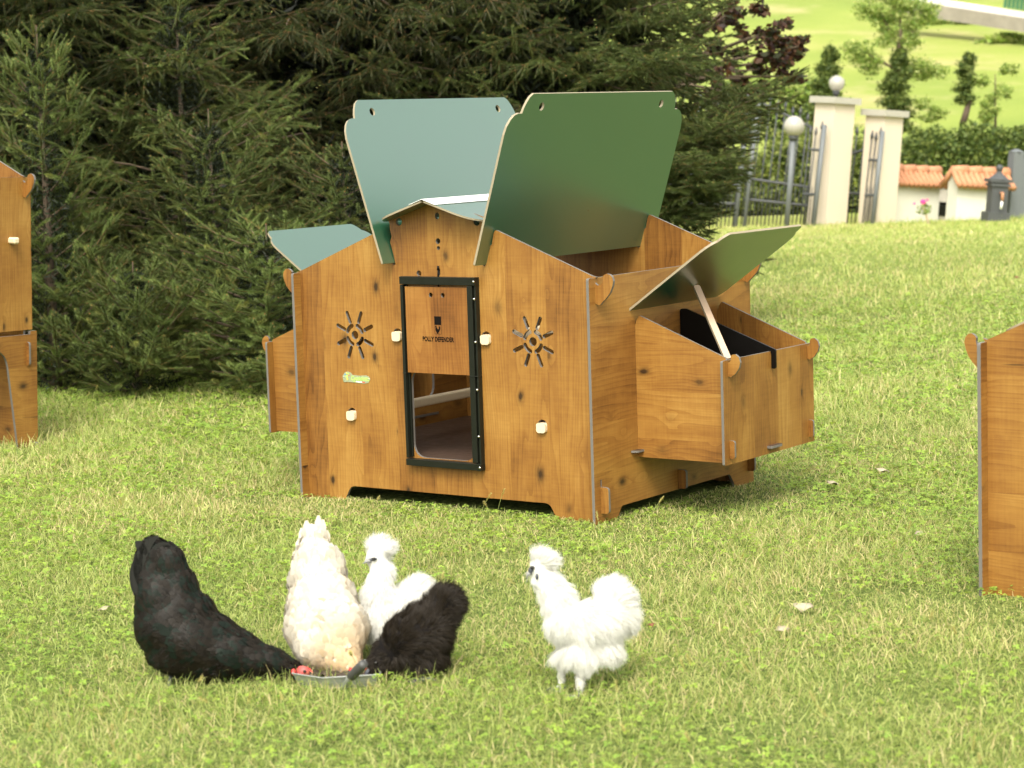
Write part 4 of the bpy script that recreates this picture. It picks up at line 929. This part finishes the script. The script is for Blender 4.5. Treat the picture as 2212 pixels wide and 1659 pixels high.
def flow_dir(p, nrm, keys, D0, G0):
    """keys: (u, v, du, dv, dd): feather direction in photo space near that place (dv down)"""
    K = np.array([at(u, v, D0)-G0 for u, v, *_ in keys]); Dr = np.array([RIGHT*du-UP*dv+FWD*dd for _, _, du, dv, dd in keys])
    x = p-((p@FWD)[:, None]-(K[0]@FWD))*FWD; d2 = ((x[:, None, :]-K[None])**2).sum(2); w_ = 1/(d2+1e-4)**1.5
    d = (w_[..., None]*Dr[None]).sum(1)/w_.sum(1)[:, None]; d = d-nrm*(d*nrm).sum(1)[:, None]; return unit(d)
def feathers(name, body, n, L, Wd, keys, D0, G0, parent, mat, col, colvar=.25, lift=.18, jit=.18, sizef=None, alt=None, near=None):
    p, nr = surf_samples(body, n); d = flow_dir(p, nr, keys, D0, G0); d = unit(d+RNG.normal(0, jit, d.shape)); d = unit(d-nr*(d*nr).sum(1)[:, None]); s = np.cross(d, nr)
    l = L*(.7+.6*RNG.random(n)); wv = Wd*(.75+.5*RNG.random(n))
    if sizef is not None: f = sizef(p); l = l*f; wv = wv*f
    p = p+nr*.0015-d*l[:, None]*.35; t = unit(d+nr*lift); l = l[:, None]; wv = wv[:, None]
    cen = [(0, .10), (.35, .85), (.65, 1.), (.88, .70), (1.0, .12)]
    V = []
    for i in range(4):
        f0, w0 = cen[i]; f1, w1 = cen[i+1]
        cv0 = nr*(.12*l*(1-(2*f0-1)**2))*.5; cv1 = nr*(.12*l*(1-(2*f1-1)**2))*.5
        V.append(np.stack([p+t*l*f0-s*wv*w0*.5+cv0, p+t*l*f0+s*wv*w0*.5+cv0, p+t*l*f1+s*wv*w1*.5+cv1, p+t*l*f1-s*wv*w1*.5+cv1], 1))
    c = np.array(col)*(1-colvar+2*colvar*RNG.random(n))[:, None]
    if alt is not None: m_ = RNG.random(n) < alt[1]; c = np.where(m_[:, None], np.array(alt[0])*(.7+.6*RNG.random(n))[:, None], c)
    if near is not None: f = np.clip(1-np.linalg.norm(p-near[0], axis=1)/near[1], 0, 1)[:, None]**.7; c = c*(1-f)+np.array(near[2])*f
    return fast_mesh(name, np.concatenate(V), 4, [mat], parent, np.concatenate([c]*4), smooth=False)
def fluff(name, body, n, L, Wd, keys, D0, G0, parent, mat, col, colvar=.1, out=.5, jit=.35, sag=.15, sizef=None):
    p, nr = surf_samples(body, n); d = flow_dir(p, nr, keys, D0, G0); l = L*(.5+.8*RNG.random(n))
    if sizef is not None: l = l*sizef(p)
    # tufts: strands share a wandering direction
    cell = np.floor(p/.012).astype(int); h = (cell[:, 0]*73856093 ^ cell[:, 1]*19349663 ^ cell[:, 2]*83492791) % 4096; tj = RNG.normal(0, jit*.8, (4096, 3))[h]
    t = unit(d+nr*out+tj+RNG.normal(0, jit*.5, d.shape)); l = l[:, None]; s = unit(np.cross(t, FWD)+RNG.normal(0, .3, d.shape))*Wd*.5
    p = p-nr*.002; p1 = p+t*l*.5; t2 = unit(t+d*.5-Z3*sag); p2 = p1+t2*l*.5
    V = np.concatenate([np.stack([p-s, p+s, p1+s*.8, p1-s*.8], 1), np.stack([p1-s*.8, p1+s*.8, p2+s*.1, p2-s*.1], 1)])
    c = np.array(col)*(1-colvar+2*colvar*RNG.random(n))[:, None]; return fast_mesh(name, V, 4, [mat], parent, np.concatenate([c]*2))
def feather_material(name, rough, spec, trans=0., sheen=0.):
    b = NB(name); c = b.attr('tint'); b.set(c, rough, 0, spec, Sheen_Weight=sheen)
    if trans:
        tr = b.n('ShaderNodeBsdfTranslucent'); b.put(tr.inputs[0], c); ms = b.n('ShaderNodeMixShader'); ms.inputs[0].default_value = trans
        b.t.links.new(b.b.outputs[0], ms.inputs[1]); b.t.links.new(tr.outputs[0], ms.inputs[2]); b.t.links.new(ms.outputs[0], b.out.inputs[0])
    return b.m
MAT['f_black'] = feather_material('black_feather', .5, .13); MAT['f_white'] = feather_material('white_feather', .7, .2, .3)
MAT['b_black'] = plain('black_down', (.005, .004, .004), .8, var=.3, spec=.1); MAT['b_white'] = plain('white_down', (.60, .59, .55), .8, var=.04); MAT['b_cream'] = plain('cream_down', (.60, .53, .42), .8, var=.06)
MAT['red'] = plain('red_comb', (.52, .035, .028), .45, var=.25, scale=80); MAT['face_skin'] = plain('face_skin', (.42, .075, .065), .5, var=.3, scale=120); MAT['eye'] = plain('eye', (.01, .008, .006), .1); MAT['beak_horn'] = plain('horn_beak', (.22, .22, .21), .4); MAT['slate'] = plain('slate_skin', (.05, .055, .07), .6, var=.3, scale=80)
MAT['orange_beak'] = plain('pale_beak', (.55, .38, .18), .4)
class Bird:
    def __init__(s, label, gu, gv, cat='hen', D=None):
        g_ = ground(gu, gv); s.G = np.array([g_[0], g_[1], 0.]); s.D = D or float((s.G-CAM)@FWD); s.k = s.D/F_PX
        s.root = empty('hen', s.G, label=label, cat=cat)
    def P(s, u, v, d=0.): return at(u, v, s.D+d)-s.G
    def body(s, blobs, mat, voxel=.006, smooth=6): s.b = body_mesh('body', blobs, s.D, s.G, voxel, s.root, MAT[mat], smooth); return s.b
    def beak(s, pts, mat, w=4.5):
        m = MB(); ps = [s.P(*p[:2], p[2] if len(p) > 2 else 0) for p in pts]; m.tube(ps, [w*s.k, w*.75*s.k, .4*s.k][-len(ps):] if len(ps) < 4 else [w*s.k, w*.9*s.k, w*.5*s.k, .3*s.k], 8); return m.build('beak', MAT[mat], s.root, True)
    def ball(s, name, u, v, d, r, mat, scale=(1, 1, 1)):
        m = MB(); m.sphere(s.P(u, v, d), r*s.k, 12, 0, scale); return m.build(name, MAT[mat], s.root, True)
    def leg(s, pts, r, mat, toes=True, name='leg'):
        m = MB(); ps = [s.P(*p) for p in pts]; m.tube(ps, r*s.k, 8); f = ps[-1]
        if toes:
            for a in (-.6, 0, .6, 2.9):
                d = -HR*math.cos(a)+HF*math.sin(a); m.tube([f+Z3*.004, f+d*.016+Z3*.008, f+d*.034+Z3*.001], [r*.8*s.k, r*.6*s.k, r*.2*s.k], 6)
        return m.build(name, MAT[mat], s.root, True)

# large black hen, head down in the tray
h = Bird('large black hen with raised tail pecking at the metal tray', 440, 1478)
h.body([(336, 1208, .01, 36, 46, 26, 10), (332, 1262, .01, 34, 55, 36, 0), (350, 1300, 0, 52, 60, 52, -12), (372, 1352, 0, 68, 62, 66, -30), (415, 1385, 0, 88, 66, 72, 28), (372, 1412, 0, 50, 40, 52, 20), (480, 1412, 0, 72, 52, 58, 22), (545, 1425, 0, 56, 38, 42, 15), (595, 1432, 0, 42, 27, 30, 16), (632, 1444, 0, 24, 19, 20, 15), (450, 1440, 0, 60, 30, 45, 5), (395, 1320, 0, 52, 60, 50, -35), (345, 1350, 0, 50, 70, 48, -10), (440, 1365, 0, 75, 42, 55, 38), (520, 1395, 0, 62, 32, 42, 28), (575, 1425, 0, 60, 30, 34, 14), (400, 1425, 0, 80, 36, 55, 10), (395, 1265, 0, 30, 42, 34, -30), (430, 1325, 0, 36, 44, 40, -38), (480, 1370, 0, 44, 34, 40, 42), (368, 1225, 0, 34, 48, 30, -10), (535, 1400, 0, 44, 24, 32, 32)], 'b_black', .007, 22)
k1 = [(650, 1450, -1, -.25, 0), (600, 1425, -1, -.3, 0), (540, 1400, -1, -.25, 0), (480, 1380, -1, -.25, 0), (520, 1450, -1, .0, 0), (420, 1340, -.9, -.6, 0), (430, 1430, -1, .1, 0), (360, 1400, -.8, .5, 0), (360, 1300, -.6, -1, 0), (320, 1350, -.8, .6, 0), (340, 1230, -.2, -1, 0), (310, 1230, -.5, .4, 0), (350, 1175, -.6, -.4, 0), (380, 1210, -.3, -1, 0)]
feathers('plumage', h.b, 5200, .030, .015, k1, h.D, h.G, h.root, MAT['f_black'], (.0085, .0065, .0045), .35, .07, .12, sizef=lambda p: .35+.75*np.clip((.42-(p@RIGHT-h.P(330, 1300)@RIGHT))/.25, 0, 1), alt=((.005, .009, .006), .3))
fluff('down', h.b, 14000, .022, .0011, k1, h.D, h.G, h.root, MAT['f_black'], (.013, .011, .010), .4, .28, .3)
# sickle tail coverts curling over
sh_ = [((345, 1215), (375, 1190), (388, 1225)), ((335, 1200), (362, 1172), (385, 1200)), ((320, 1215), (345, 1165), (372, 1178)), ((305, 1240), (310, 1180), (340, 1160)), ((300, 1270), (292, 1215), (312, 1168)), ((298, 1300), (286, 1250), (294, 1200)), ((315, 1200), (300, 1180), (296, 1170))]
VV = []; 
for A_, B_, C_ in sh_:
    for j in range(3):
        pa, pb_, pc = [h.P(q[0]+RNG.normal(0, 3), q[1]+RNG.normal(0, 3), -.015*j+.012) for q in (A_, B_, C_)]; prev = None
        for f in np.linspace(0, 1, 7):
            c = (1-f)**2*pa+2*f*(1-f)*pb_+f*f*pc; tg = unit(2*(1-f)*(pb_-pa)+2*f*(pc-pb_)); s_ = unit(np.cross(tg, -FWD))*.0105*math.sin(math.pi*min(1, f*.8+.12)); q = (c-s_, c+s_)
            if prev: VV.append([prev[0], prev[1], q[1], q[0]])
            prev = q
fast_mesh('tail_feathers', np.array(VV), 4, [MAT['f_black']], h.root, np.tile(np.array((.013, .013, .011)), (len(VV), 1)))
h.ball('face', 654, 1452, -.030, 17, 'face_skin', (1, .7, .85)); h.ball('eye', 658, 1450, -.048, 3.6, 'eye'); h.ball('ear_lobe', 634, 1452, -.034, 6.5, 'red', (.8, .8, 1.2))
m = MB()
for u, v, r in ((664, 1448, 8), (672, 1455, 8), (669, 1449, 6), (677, 1461, 6)): m.sphere(h.P(u, v, -.012), r*h.k, 10, 0, (.6, .6, 1))
m.build('comb', MAT['red'], h.root, True)
m = MB(); m.sphere(h.P(650, 1466, -.022), 9*h.k, 10, 0, (1, .5, .8)); m.sphere(h.P(664, 1466, -.02), 7*h.k, 10, 0, (1, .5, .8)); m.build('wattle', MAT['red'], h.root, True)
h.beak([(664, 1462, -.02), (674, 1469, -.02), (680, 1477, -.02)], 'orange_beak', 5)
h.leg([(372, 1440, -.01), (368, 1470, -.01), (362, 1492, -.02)], 5, 'slate'); h.leg([(488, 1440, .02), (486, 1470, .02), (482, 1486, .0)], 5, 'slate')

# cream hen seen from above and behind the tray
h = Bird('cream white hen with its head down in the tray and tail pointing up', 715, 1462)
h.body([(760, 1445, -.02, 26, 22, 24, 20), (740, 1432, 0, 44, 34, 36, 10), (708, 1405, .03, 70, 48, 55, 0), (706, 1362, .06, 84, 66, 70, 0), (695, 1312, .10, 70, 62, 68, 0), (686, 1262, .14, 56, 56, 52, 0), (682, 1215, .17, 41, 44, 34, 0), (680, 1178, .19, 24, 34, 16, 0), (722, 1300, .10, 42, 50, 60, -10), (688, 1240, .15, 52, 60, 46, 0), (700, 1335, .08, 76, 60, 68, 0), (708, 1385, .045, 76, 50, 62, 0)], 'b_cream', .007, 18)
k2 = [(760, 1445, -.4, -1, .3), (735, 1420, -.3, -1, .3), (660, 1390, -.3, -1, .3), (770, 1370, .3, -1, .3), (700, 1360, 0, -1, .4), (700, 1280, -.05, -1, .3), (640, 1300, -.25, -1, .2), (750, 1290, .2, -1, .2), (682, 1200, 0, -1, .2), (645, 1200, -.2, -1, .2), (715, 1200, .15, -1, .2), (680, 1130, 0, -1, .1)]
feathers('plumage', h.b, 3400, .032, .022, k2, h.D, h.G, h.root, MAT['f_white'], (.60, .55, .46), .20, .34, .22, sizef=lambda p: np.clip(.30+((p@UP)-(h.P(740, 1450)@UP))/.10, .35, 1.05), alt=((.58, .50, .38), .12), near=(h.P(755, 1450, -.02), .10, (.60, .42, .22)))
fluff('down', h.b, 6000, .016, .0012, k2, h.D, h.G, h.root, MAT['f_white'], (.58, .52, .42), .08, .35, .3)
VV = []
for u0, u1, v1, wd, dz in ((660, 652, 1140, 12, .0), (670, 662, 1124, 13, .004), (678, 676, 1134, 13, .008), (686, 688, 1113, 12, .0), (690, 697, 1122, 13, .006), (696, 706, 1145, 13, .01), (655, 645, 1165, 12, .01), (702, 714, 1172, 12, .012), (682, 682, 1150, 13, -.012), (668, 660, 1165, 13, -.014), (696, 702, 1170, 13, -.014), (650, 638, 1190, 12, -.01), (708, 722, 1200, 12, -.01)):
    a = h.P(u0, 1225, .17+dz); c = h.P(u1, v1, .20+dz); prev = None
    for f in np.linspace(0, 1, 9):
        p = a+(c-a)*f; s_ = RIGHT*wd*h.k*(.8 if f < .7 else max(.06, math.sqrt(max(0, 1-((f-.7)/.31)**2))*.8)); b_ = FWD*.004
        if prev: VV.append([prev[0], prev[1], p-b_, p-s_]); VV.append([prev[1], prev[2], p+s_, p-b_])
        prev = (p-s_, p-b_, p+s_)
fast_mesh('tail_feathers', np.array(VV), 4, [MAT['f_white']], h.root, np.tile(np.array((.64, .58, .48)), (len(VV), 1))*(.93+.1*RNG.random((len(VV), 1))))
h.ball('face', 757, 1448, -.045, 8, 'red', (.55, .6, 1))
m = MB()
for u, v, r in ((790, 1447, 7), (796, 1453, 8), (790, 1460, 8), (782, 1464, 7)): m.sphere(h.P(u, v, -.02), r*h.k, 10, 0, (.7, .6, 1))
m.build('comb', MAT['red'], h.root, True)
h.beak([(778, 1462, -.03), (784, 1470, -.03), (788, 1477, -.03)], 'orange_beak', 5)
h.leg([(670, 1420, .05), (668, 1450, .05), (664, 1465, .05)], 5, 'orange_beak'); h.leg([(725, 1420, .05), (725, 1452, .05), (722, 1465, .05)], 5, 'orange_beak')

def silkie_face(h, eye, beak, faces=(), lobe=None, fm='slate', bm_='beak_horn'):
    for (u, v, d, r, sc) in faces: h.ball('face', u, v, d, r, fm, sc)
    h.ball('eye', eye[0], eye[1], eye[2], 4.2, 'eye'); h.beak(beak, bm_, 5.5)
    if lobe: h.ball('ear_lobe', lobe[0], lobe[1], lobe[2], lobe[3], fm, (.6, .6, 1.2))
WH = (.70, .69, .65)
# white silkie behind the group
h = Bird('white silkie hen with a round crest standing behind the cream hen and looking left', 838, 1425)
h.body([(814, 1204, 0, 24, 24, 22, 0), (822, 1184, 0, 27, 22, 24, 0), (822, 1240, 0, 25, 42, 24, 0), (818, 1290, 0, 36, 46, 36, 0), (822, 1340, 0, 44, 52, 48, 0), (868, 1322, .02, 58, 46, 50, -20), (905, 1278, .04, 32, 32, 30, 0), (885, 1296, .03, 38, 36, 36, 0), (845, 1380, 0, 42, 32, 42, 0), (795, 1212, 0, 9, 8, 9, 0)], 'b_white', .0055)
k3 = [(800, 1215, 1, .3, 0), (815, 1165, .1, -1, 0), (840, 1185, 1, -.3, 0), (800, 1180, -.7, -.7, 0), (822, 1240, .1, 1, 0), (815, 1300, -.1, 1, 0), (790, 1330, -.3, 1, 0), (860, 1320, .8, .3, 0), (905, 1270, .6, -.8, 0), (930, 1280, 1, 0, 0), (850, 1390, .1, 1, 0), (880, 1250, -.1, -1, 0)]
fluff('plumage', h.b, 22000, .022, .0011, k3, h.D, h.G, h.root, MAT['f_white'], WH, .06, .45, .34, sizef=lambda p: np.where((np.linalg.norm(p-h.P(806, 1212, -.02), axis=1) < .032), .18, 1.))
silkie_face(h, (807, 1208, -.027), [(802, 1212, -.014), (793, 1212, -.02), (783, 1218, -.02)], [(801, 1209, -.016, 8, (.9, .6, .5)), (808, 1207, -.022, 7, (1.2, .6, .5))])
h.leg([(832, 1395, 0), (832, 1420, 0), (828, 1432, -.01)], 5, 'slate')
h.leg([(856, 1395, .03), (858, 1418, .03), (855, 1428, .02)], 5, 'slate')

# black silkie
h = Bird('small fluffy black silkie hen crouching at the right end of the tray', 905, 1470)
h.body([(820, 1430, -.01, 28, 26, 26, 0), (848, 1412, 0, 44, 42, 40, 0), (885, 1385, 0, 62, 58, 56, 0), (915, 1372, .01, 62, 66, 56, 0), (912, 1415, .01, 56, 44, 50, 0), (945, 1330, .02, 44, 44, 38, 0), (962, 1304, .02, 40, 38, 34, 0), (905, 1446, .01, 36, 24, 36, 0)], 'b_black', .0055)
k4 = [(810, 1440, -.2, .8, 0), (825, 1415, -.6, .2, 0), (850, 1390, .2, -.4, 0), (880, 1350, .6, -.8, 0), (900, 1390, 1, -.1, 0), (940, 1400, .8, .6, 0), (960, 1430, .8, .7, 0), (900, 1450, .1, 1, 0), (950, 1290, .1, -1, 0), (985, 1310, 1, .1, 0), (920, 1310, -.3, -1, 0), (860, 1440, .1, 1, 0)]
fluff('plumage', h.b, 26000, .024, .0011, k4, h.D, h.G, h.root, MAT['f_black'], (.017, .0125, .0085), .45, .42, .36, sizef=lambda p: np.where(p@RIGHT < h.P(845, 1430)@RIGHT, .6, 1.))
h.ball('eye', 812, 1432, -.040, 3.4, 'eye'); h.beak([(798, 1446, -.02), (792, 1455, -.02), (788, 1464, -.02)], 'slate', 5)
h.leg([(912, 1445, -.02), (915, 1462, -.02), (912, 1474, -.03)], 6, 'slate'); h.leg([(885, 1445, .03), (886, 1458, .03), (882, 1466, .02)], 6, 'slate')

# white silkie on the right, walking
h = Bird('white silkie hen with swept crest standing alone on the grass at right', 1236, 1500)
h.body([(1163, 1232, 0, 21, 22, 20, 0), (1172, 1212, 0, 25, 18, 21, 12), (1158, 1256, 0, 14, 14, 13, 0), (1184, 1262, 0, 27, 30, 24, -20), (1206, 1298, 0, 34, 40, 32, -22), (1224, 1342, 0, 44, 48, 44, -10), (1262, 1355, .01, 58, 54, 54, 0), (1300, 1345, .02, 54, 50, 52, 0), (1325, 1300, .03, 42, 46, 38, 10), (1338, 1330, .03, 36, 44, 36, 0), (1255, 1405, .01, 50, 42, 46, 0), (1300, 1395, .02, 40, 38, 40, 0), (1222, 1420, .02, 24, 24, 22, 0), (1260, 1432, -.01, 24, 26, 24, 0)], 'b_white', .0055)
k5 = [(1150, 1245, .6, .5, 0), (1160, 1195, .2, -1, 0), (1180, 1205, 1, -.5, 0), (1200, 1218, 1, .1, 0), (1170, 1275, .2, 1, 0), (1195, 1290, .3, 1, 0), (1220, 1350, .1, 1, 0), (1200, 1370, -.2, 1, 0), (1250, 1330, .6, .7, 0), (1290, 1370, .5, 1, 0), (1320, 1270, .2, -1, 0), (1360, 1300, 1, -.2, 0), (1360, 1350, 1, .7, 0), (1290, 1275, -.5, -.8, 0), (1260, 1430, 0, 1, 0), (1320, 1410, .5, 1, 0), (1215, 1430, -.2, 1, 0)]
fluff('plumage', h.b, 40000, .028, .0008, k5, h.D, h.G, h.root, MAT['f_white'], WH, .06, .34, .24, sizef=lambda p: np.where((np.linalg.norm(p-h.P(1150, 1245, -.02), axis=1) < .028), .22, np.where(p@UP < h.P(1250, 1415)@UP, .65, np.where(p@UP < h.P(1250, 1375)@UP, 1.25, 1.))))
silkie_face(h, (1150, 1226, -.024), [(1148, 1236, -.010), (1140, 1240, -.012), (1137, 1251, -.012)], [(1146, 1232, -.014, 7.5, (.8, .6, .9)), (1150, 1226, -.018, 6, (1.1, .6, .7))], (1160, 1246, -.024, 6))
for pts in ([(1216, 1435, .03), (1213, 1470, .03), (1211, 1492, .03)], [(1258, 1450, -.01), (1253, 1485, -.01), (1244, 1512, -.015)]):
    lg = h.leg(pts, 5.0, 'slate')
    bb_ = body_mesh('leg_down', [(pts[1][0], pts[1][1]-12, pts[1][2], 9, 20, 9, 0), (pts[1][0]-2, pts[1][1]+6, pts[1][2], 6.5, 16, 6.5, 0), (pts[2][0]-4, pts[2][1]-4, pts[2][2], 10, 6, 8, 0)], h.D, h.G, .004, None, MAT['b_white'], 3); bb_.parent = lg
    kk_ = [(u+q, v, q*.02, 1, 0) for u, v in [(pts[0][0], pts[0][1]), (pts[1][0], pts[1][1]), (pts[2][0], pts[2][1])] for q in (-10, 10)]
    fl = fluff('leg_feathers', bb_, 2200, .009, .0009, kk_, h.D, h.G, lg, MAT['f_white'], (.6, .59, .56), .08, .35, .3)

# ------------------------------------------------------------------ feed tray (shovel) with black grip
g_ = ground(722, 1492); G0 = np.array([g_[0], g_[1], 0.]); D0 = float((G0-CAM)@FWD)
MAT['zinc'] = plain('galvanised_tray', (.36, .375, .35), .45, .6, var=.08, scale=25); MAT['rubber'] = plain('rubber_grip', (.05, .05, .048), .55)
MAT['feed'] = plain('dark_feed', (.045, .030, .018), .9, var=.6, scale=160)
tr_ = empty('feeding_tray', G0, label='galvanised metal feeding tray with black grip standing between the hens', cat='tray')
x0, x1 = (at(630, 1480, D0)-G0)@HR, (at(818, 1480, D0)-G0)@HR; hh = .030; dep_ = .15; t_ = .0018
def tp(a, b, z): return tuple(HR*a+HF*b+Z3*z)
m = MB()
outer = [(x0, .050), (x0+.070, 0), (x1, .014), (x1+.008, .150), (x0+.004, .160)]; nO = len(outer)
for i in range(nO):
    a = outer[i]; b_ = outer[(i+1) % nO]; ca = ((x0+x1)/2, dep_/2)
    def o_(p, f): return (p[0]+(p[0]-ca[0])*f, p[1]+(p[1]-ca[1])*f)
    A0, B0 = o_(a, -.12), o_(b_, -.12); A1, B1 = o_(a, .02), o_(b_, .02)
    m.add([tp(*A0, .002), tp(*B0, .002), tp(*B1, hh), tp(*A1, hh), tp(*o_(a, -.14), .003), tp(*o_(b_, -.14), .003), tp(*o_(b_, .0), hh), tp(*o_(a, .0), hh)], [(0, 1, 2, 3), (5, 4, 7, 6), (3, 2, 6, 7)])
    m.tube([tp(*o_(a, .02), hh), tp(*o_(b_, .02), hh)], .0019, 6)
m.add([tp(*o_(p, -.13), .003) for p in outer], [tuple(range(nO))])
m.build('pan', MAT['zinc'], tr_)
m = MB(); n_ = 14
gv = [(x0+.022+(x1-x0-.040)*i/n_, .040+(dep_-.055)*j/8, .018+.010*math.sin(i*1.9+j)*math.sin(j*1.3+i*.4)+.004*random.random()) for i in range(n_+1) for j in range(9)]
m.add([tp(*p) for p in gv], [(i*9+j, (i+1)*9+j, (i+1)*9+j+1, i*9+j+1) for i in range(n_) for j in range(8)]); m.build('feed', MAT['feed'], tr_, True)
P_ = lambda u, v, d=0.: tuple(at(u, v, D0+d)-G0)
m = MB(); m.tube([P_(742, 1492, -.002), P_(745, 1482, -.012), P_(752, 1470, -.03), P_(764, 1456, -.05)], [.005, .006, .0075, .0075], 10); m.build('handle', MAT['zinc'], tr_, True)
m = MB(); m.tube([P_(758, 1463, -.042), P_(760, 1460, -.045), P_(784, 1436, -.085), P_(787, 1433, -.09)], [.0098, .0112, .0112, .009], 14); m.build('grip', MAT['rubber'], tr_, True)

# ------------------------------------------------------------------ fallen leaves
MAT['dry_leaf'] = plain('dry_leaf', (.34, .29, .20), .8, var=.2); MAT['brown_leaf'] = plain('brown_leaf', (.16, .06, .025), .7, var=.3)
def dry_leaf(label, u, v, s, yaw, mat='dry_leaf', curl=.5):
    p = ground(u, v, .02); root = MB(); n = 7; vs = []
    for i in range(n+1):
        f = i/n; wv = math.sin(math.pi*min(1, f*.9+.06))**.8*.42*s*(1+.15*math.sin(i*2.4)); x_ = (f-.5)*s; z_ = curl*s*.5*math.sin(f*math.pi)
        for q in (-1, 0, 1): vs.append((x_, q*wv, z_*(1-.7*abs(q))+.25*s*curl*abs(q)*math.cos(i)))
    root.add(vs, [(i*3+j, (i+1)*3+j, (i+1)*3+j+1, i*3+j+1) for i in range(n) for j in range(2)])
    o = root.build('fallen_leaf', MAT[mat], None, True); o.location = tuple(float(c) for c in p); o.rotation_euler = (random.uniform(-.3, .3), random.uniform(-.3, .3), yaw)
    sm = o.modifiers.new('solid', 'SOLIDIFY'); sm.thickness = .0006; tag(o, label, 'leaf'); return o
dry_leaf('curled pale dry leaf lying right of the lone white silkie', 1735, 1312, .050, .5)
dry_leaf('pale torn leaf nearest the left edge, beside the black hen', 225, 1316, .034, 1.2)
dry_leaf('small faded leaf lying flat below the curled pale one', 1690, 1358, .038, 2.2, curl=.2)
dry_leaf('whitish dry leaf in the lawn right of the nest box', 1905, 1018, .050, .2)
dry_leaf('dry leaf in the grass just below the nest box corner', 1798, 1045, .045, 2.9)
dry_leaf('pale leaf on the lawn left of the low right coop', 1985, 1152, .030, 1.9, curl=.3)
dry_leaf('tiny brown leaf scrap between the white silkie and the curled leaf', 1408, 1352, .020, .9, 'brown_leaf', .9)
dry_leaf('brown leaf far back on the lawn near the right edge', 2196, 600, .050, .4, 'brown_leaf')
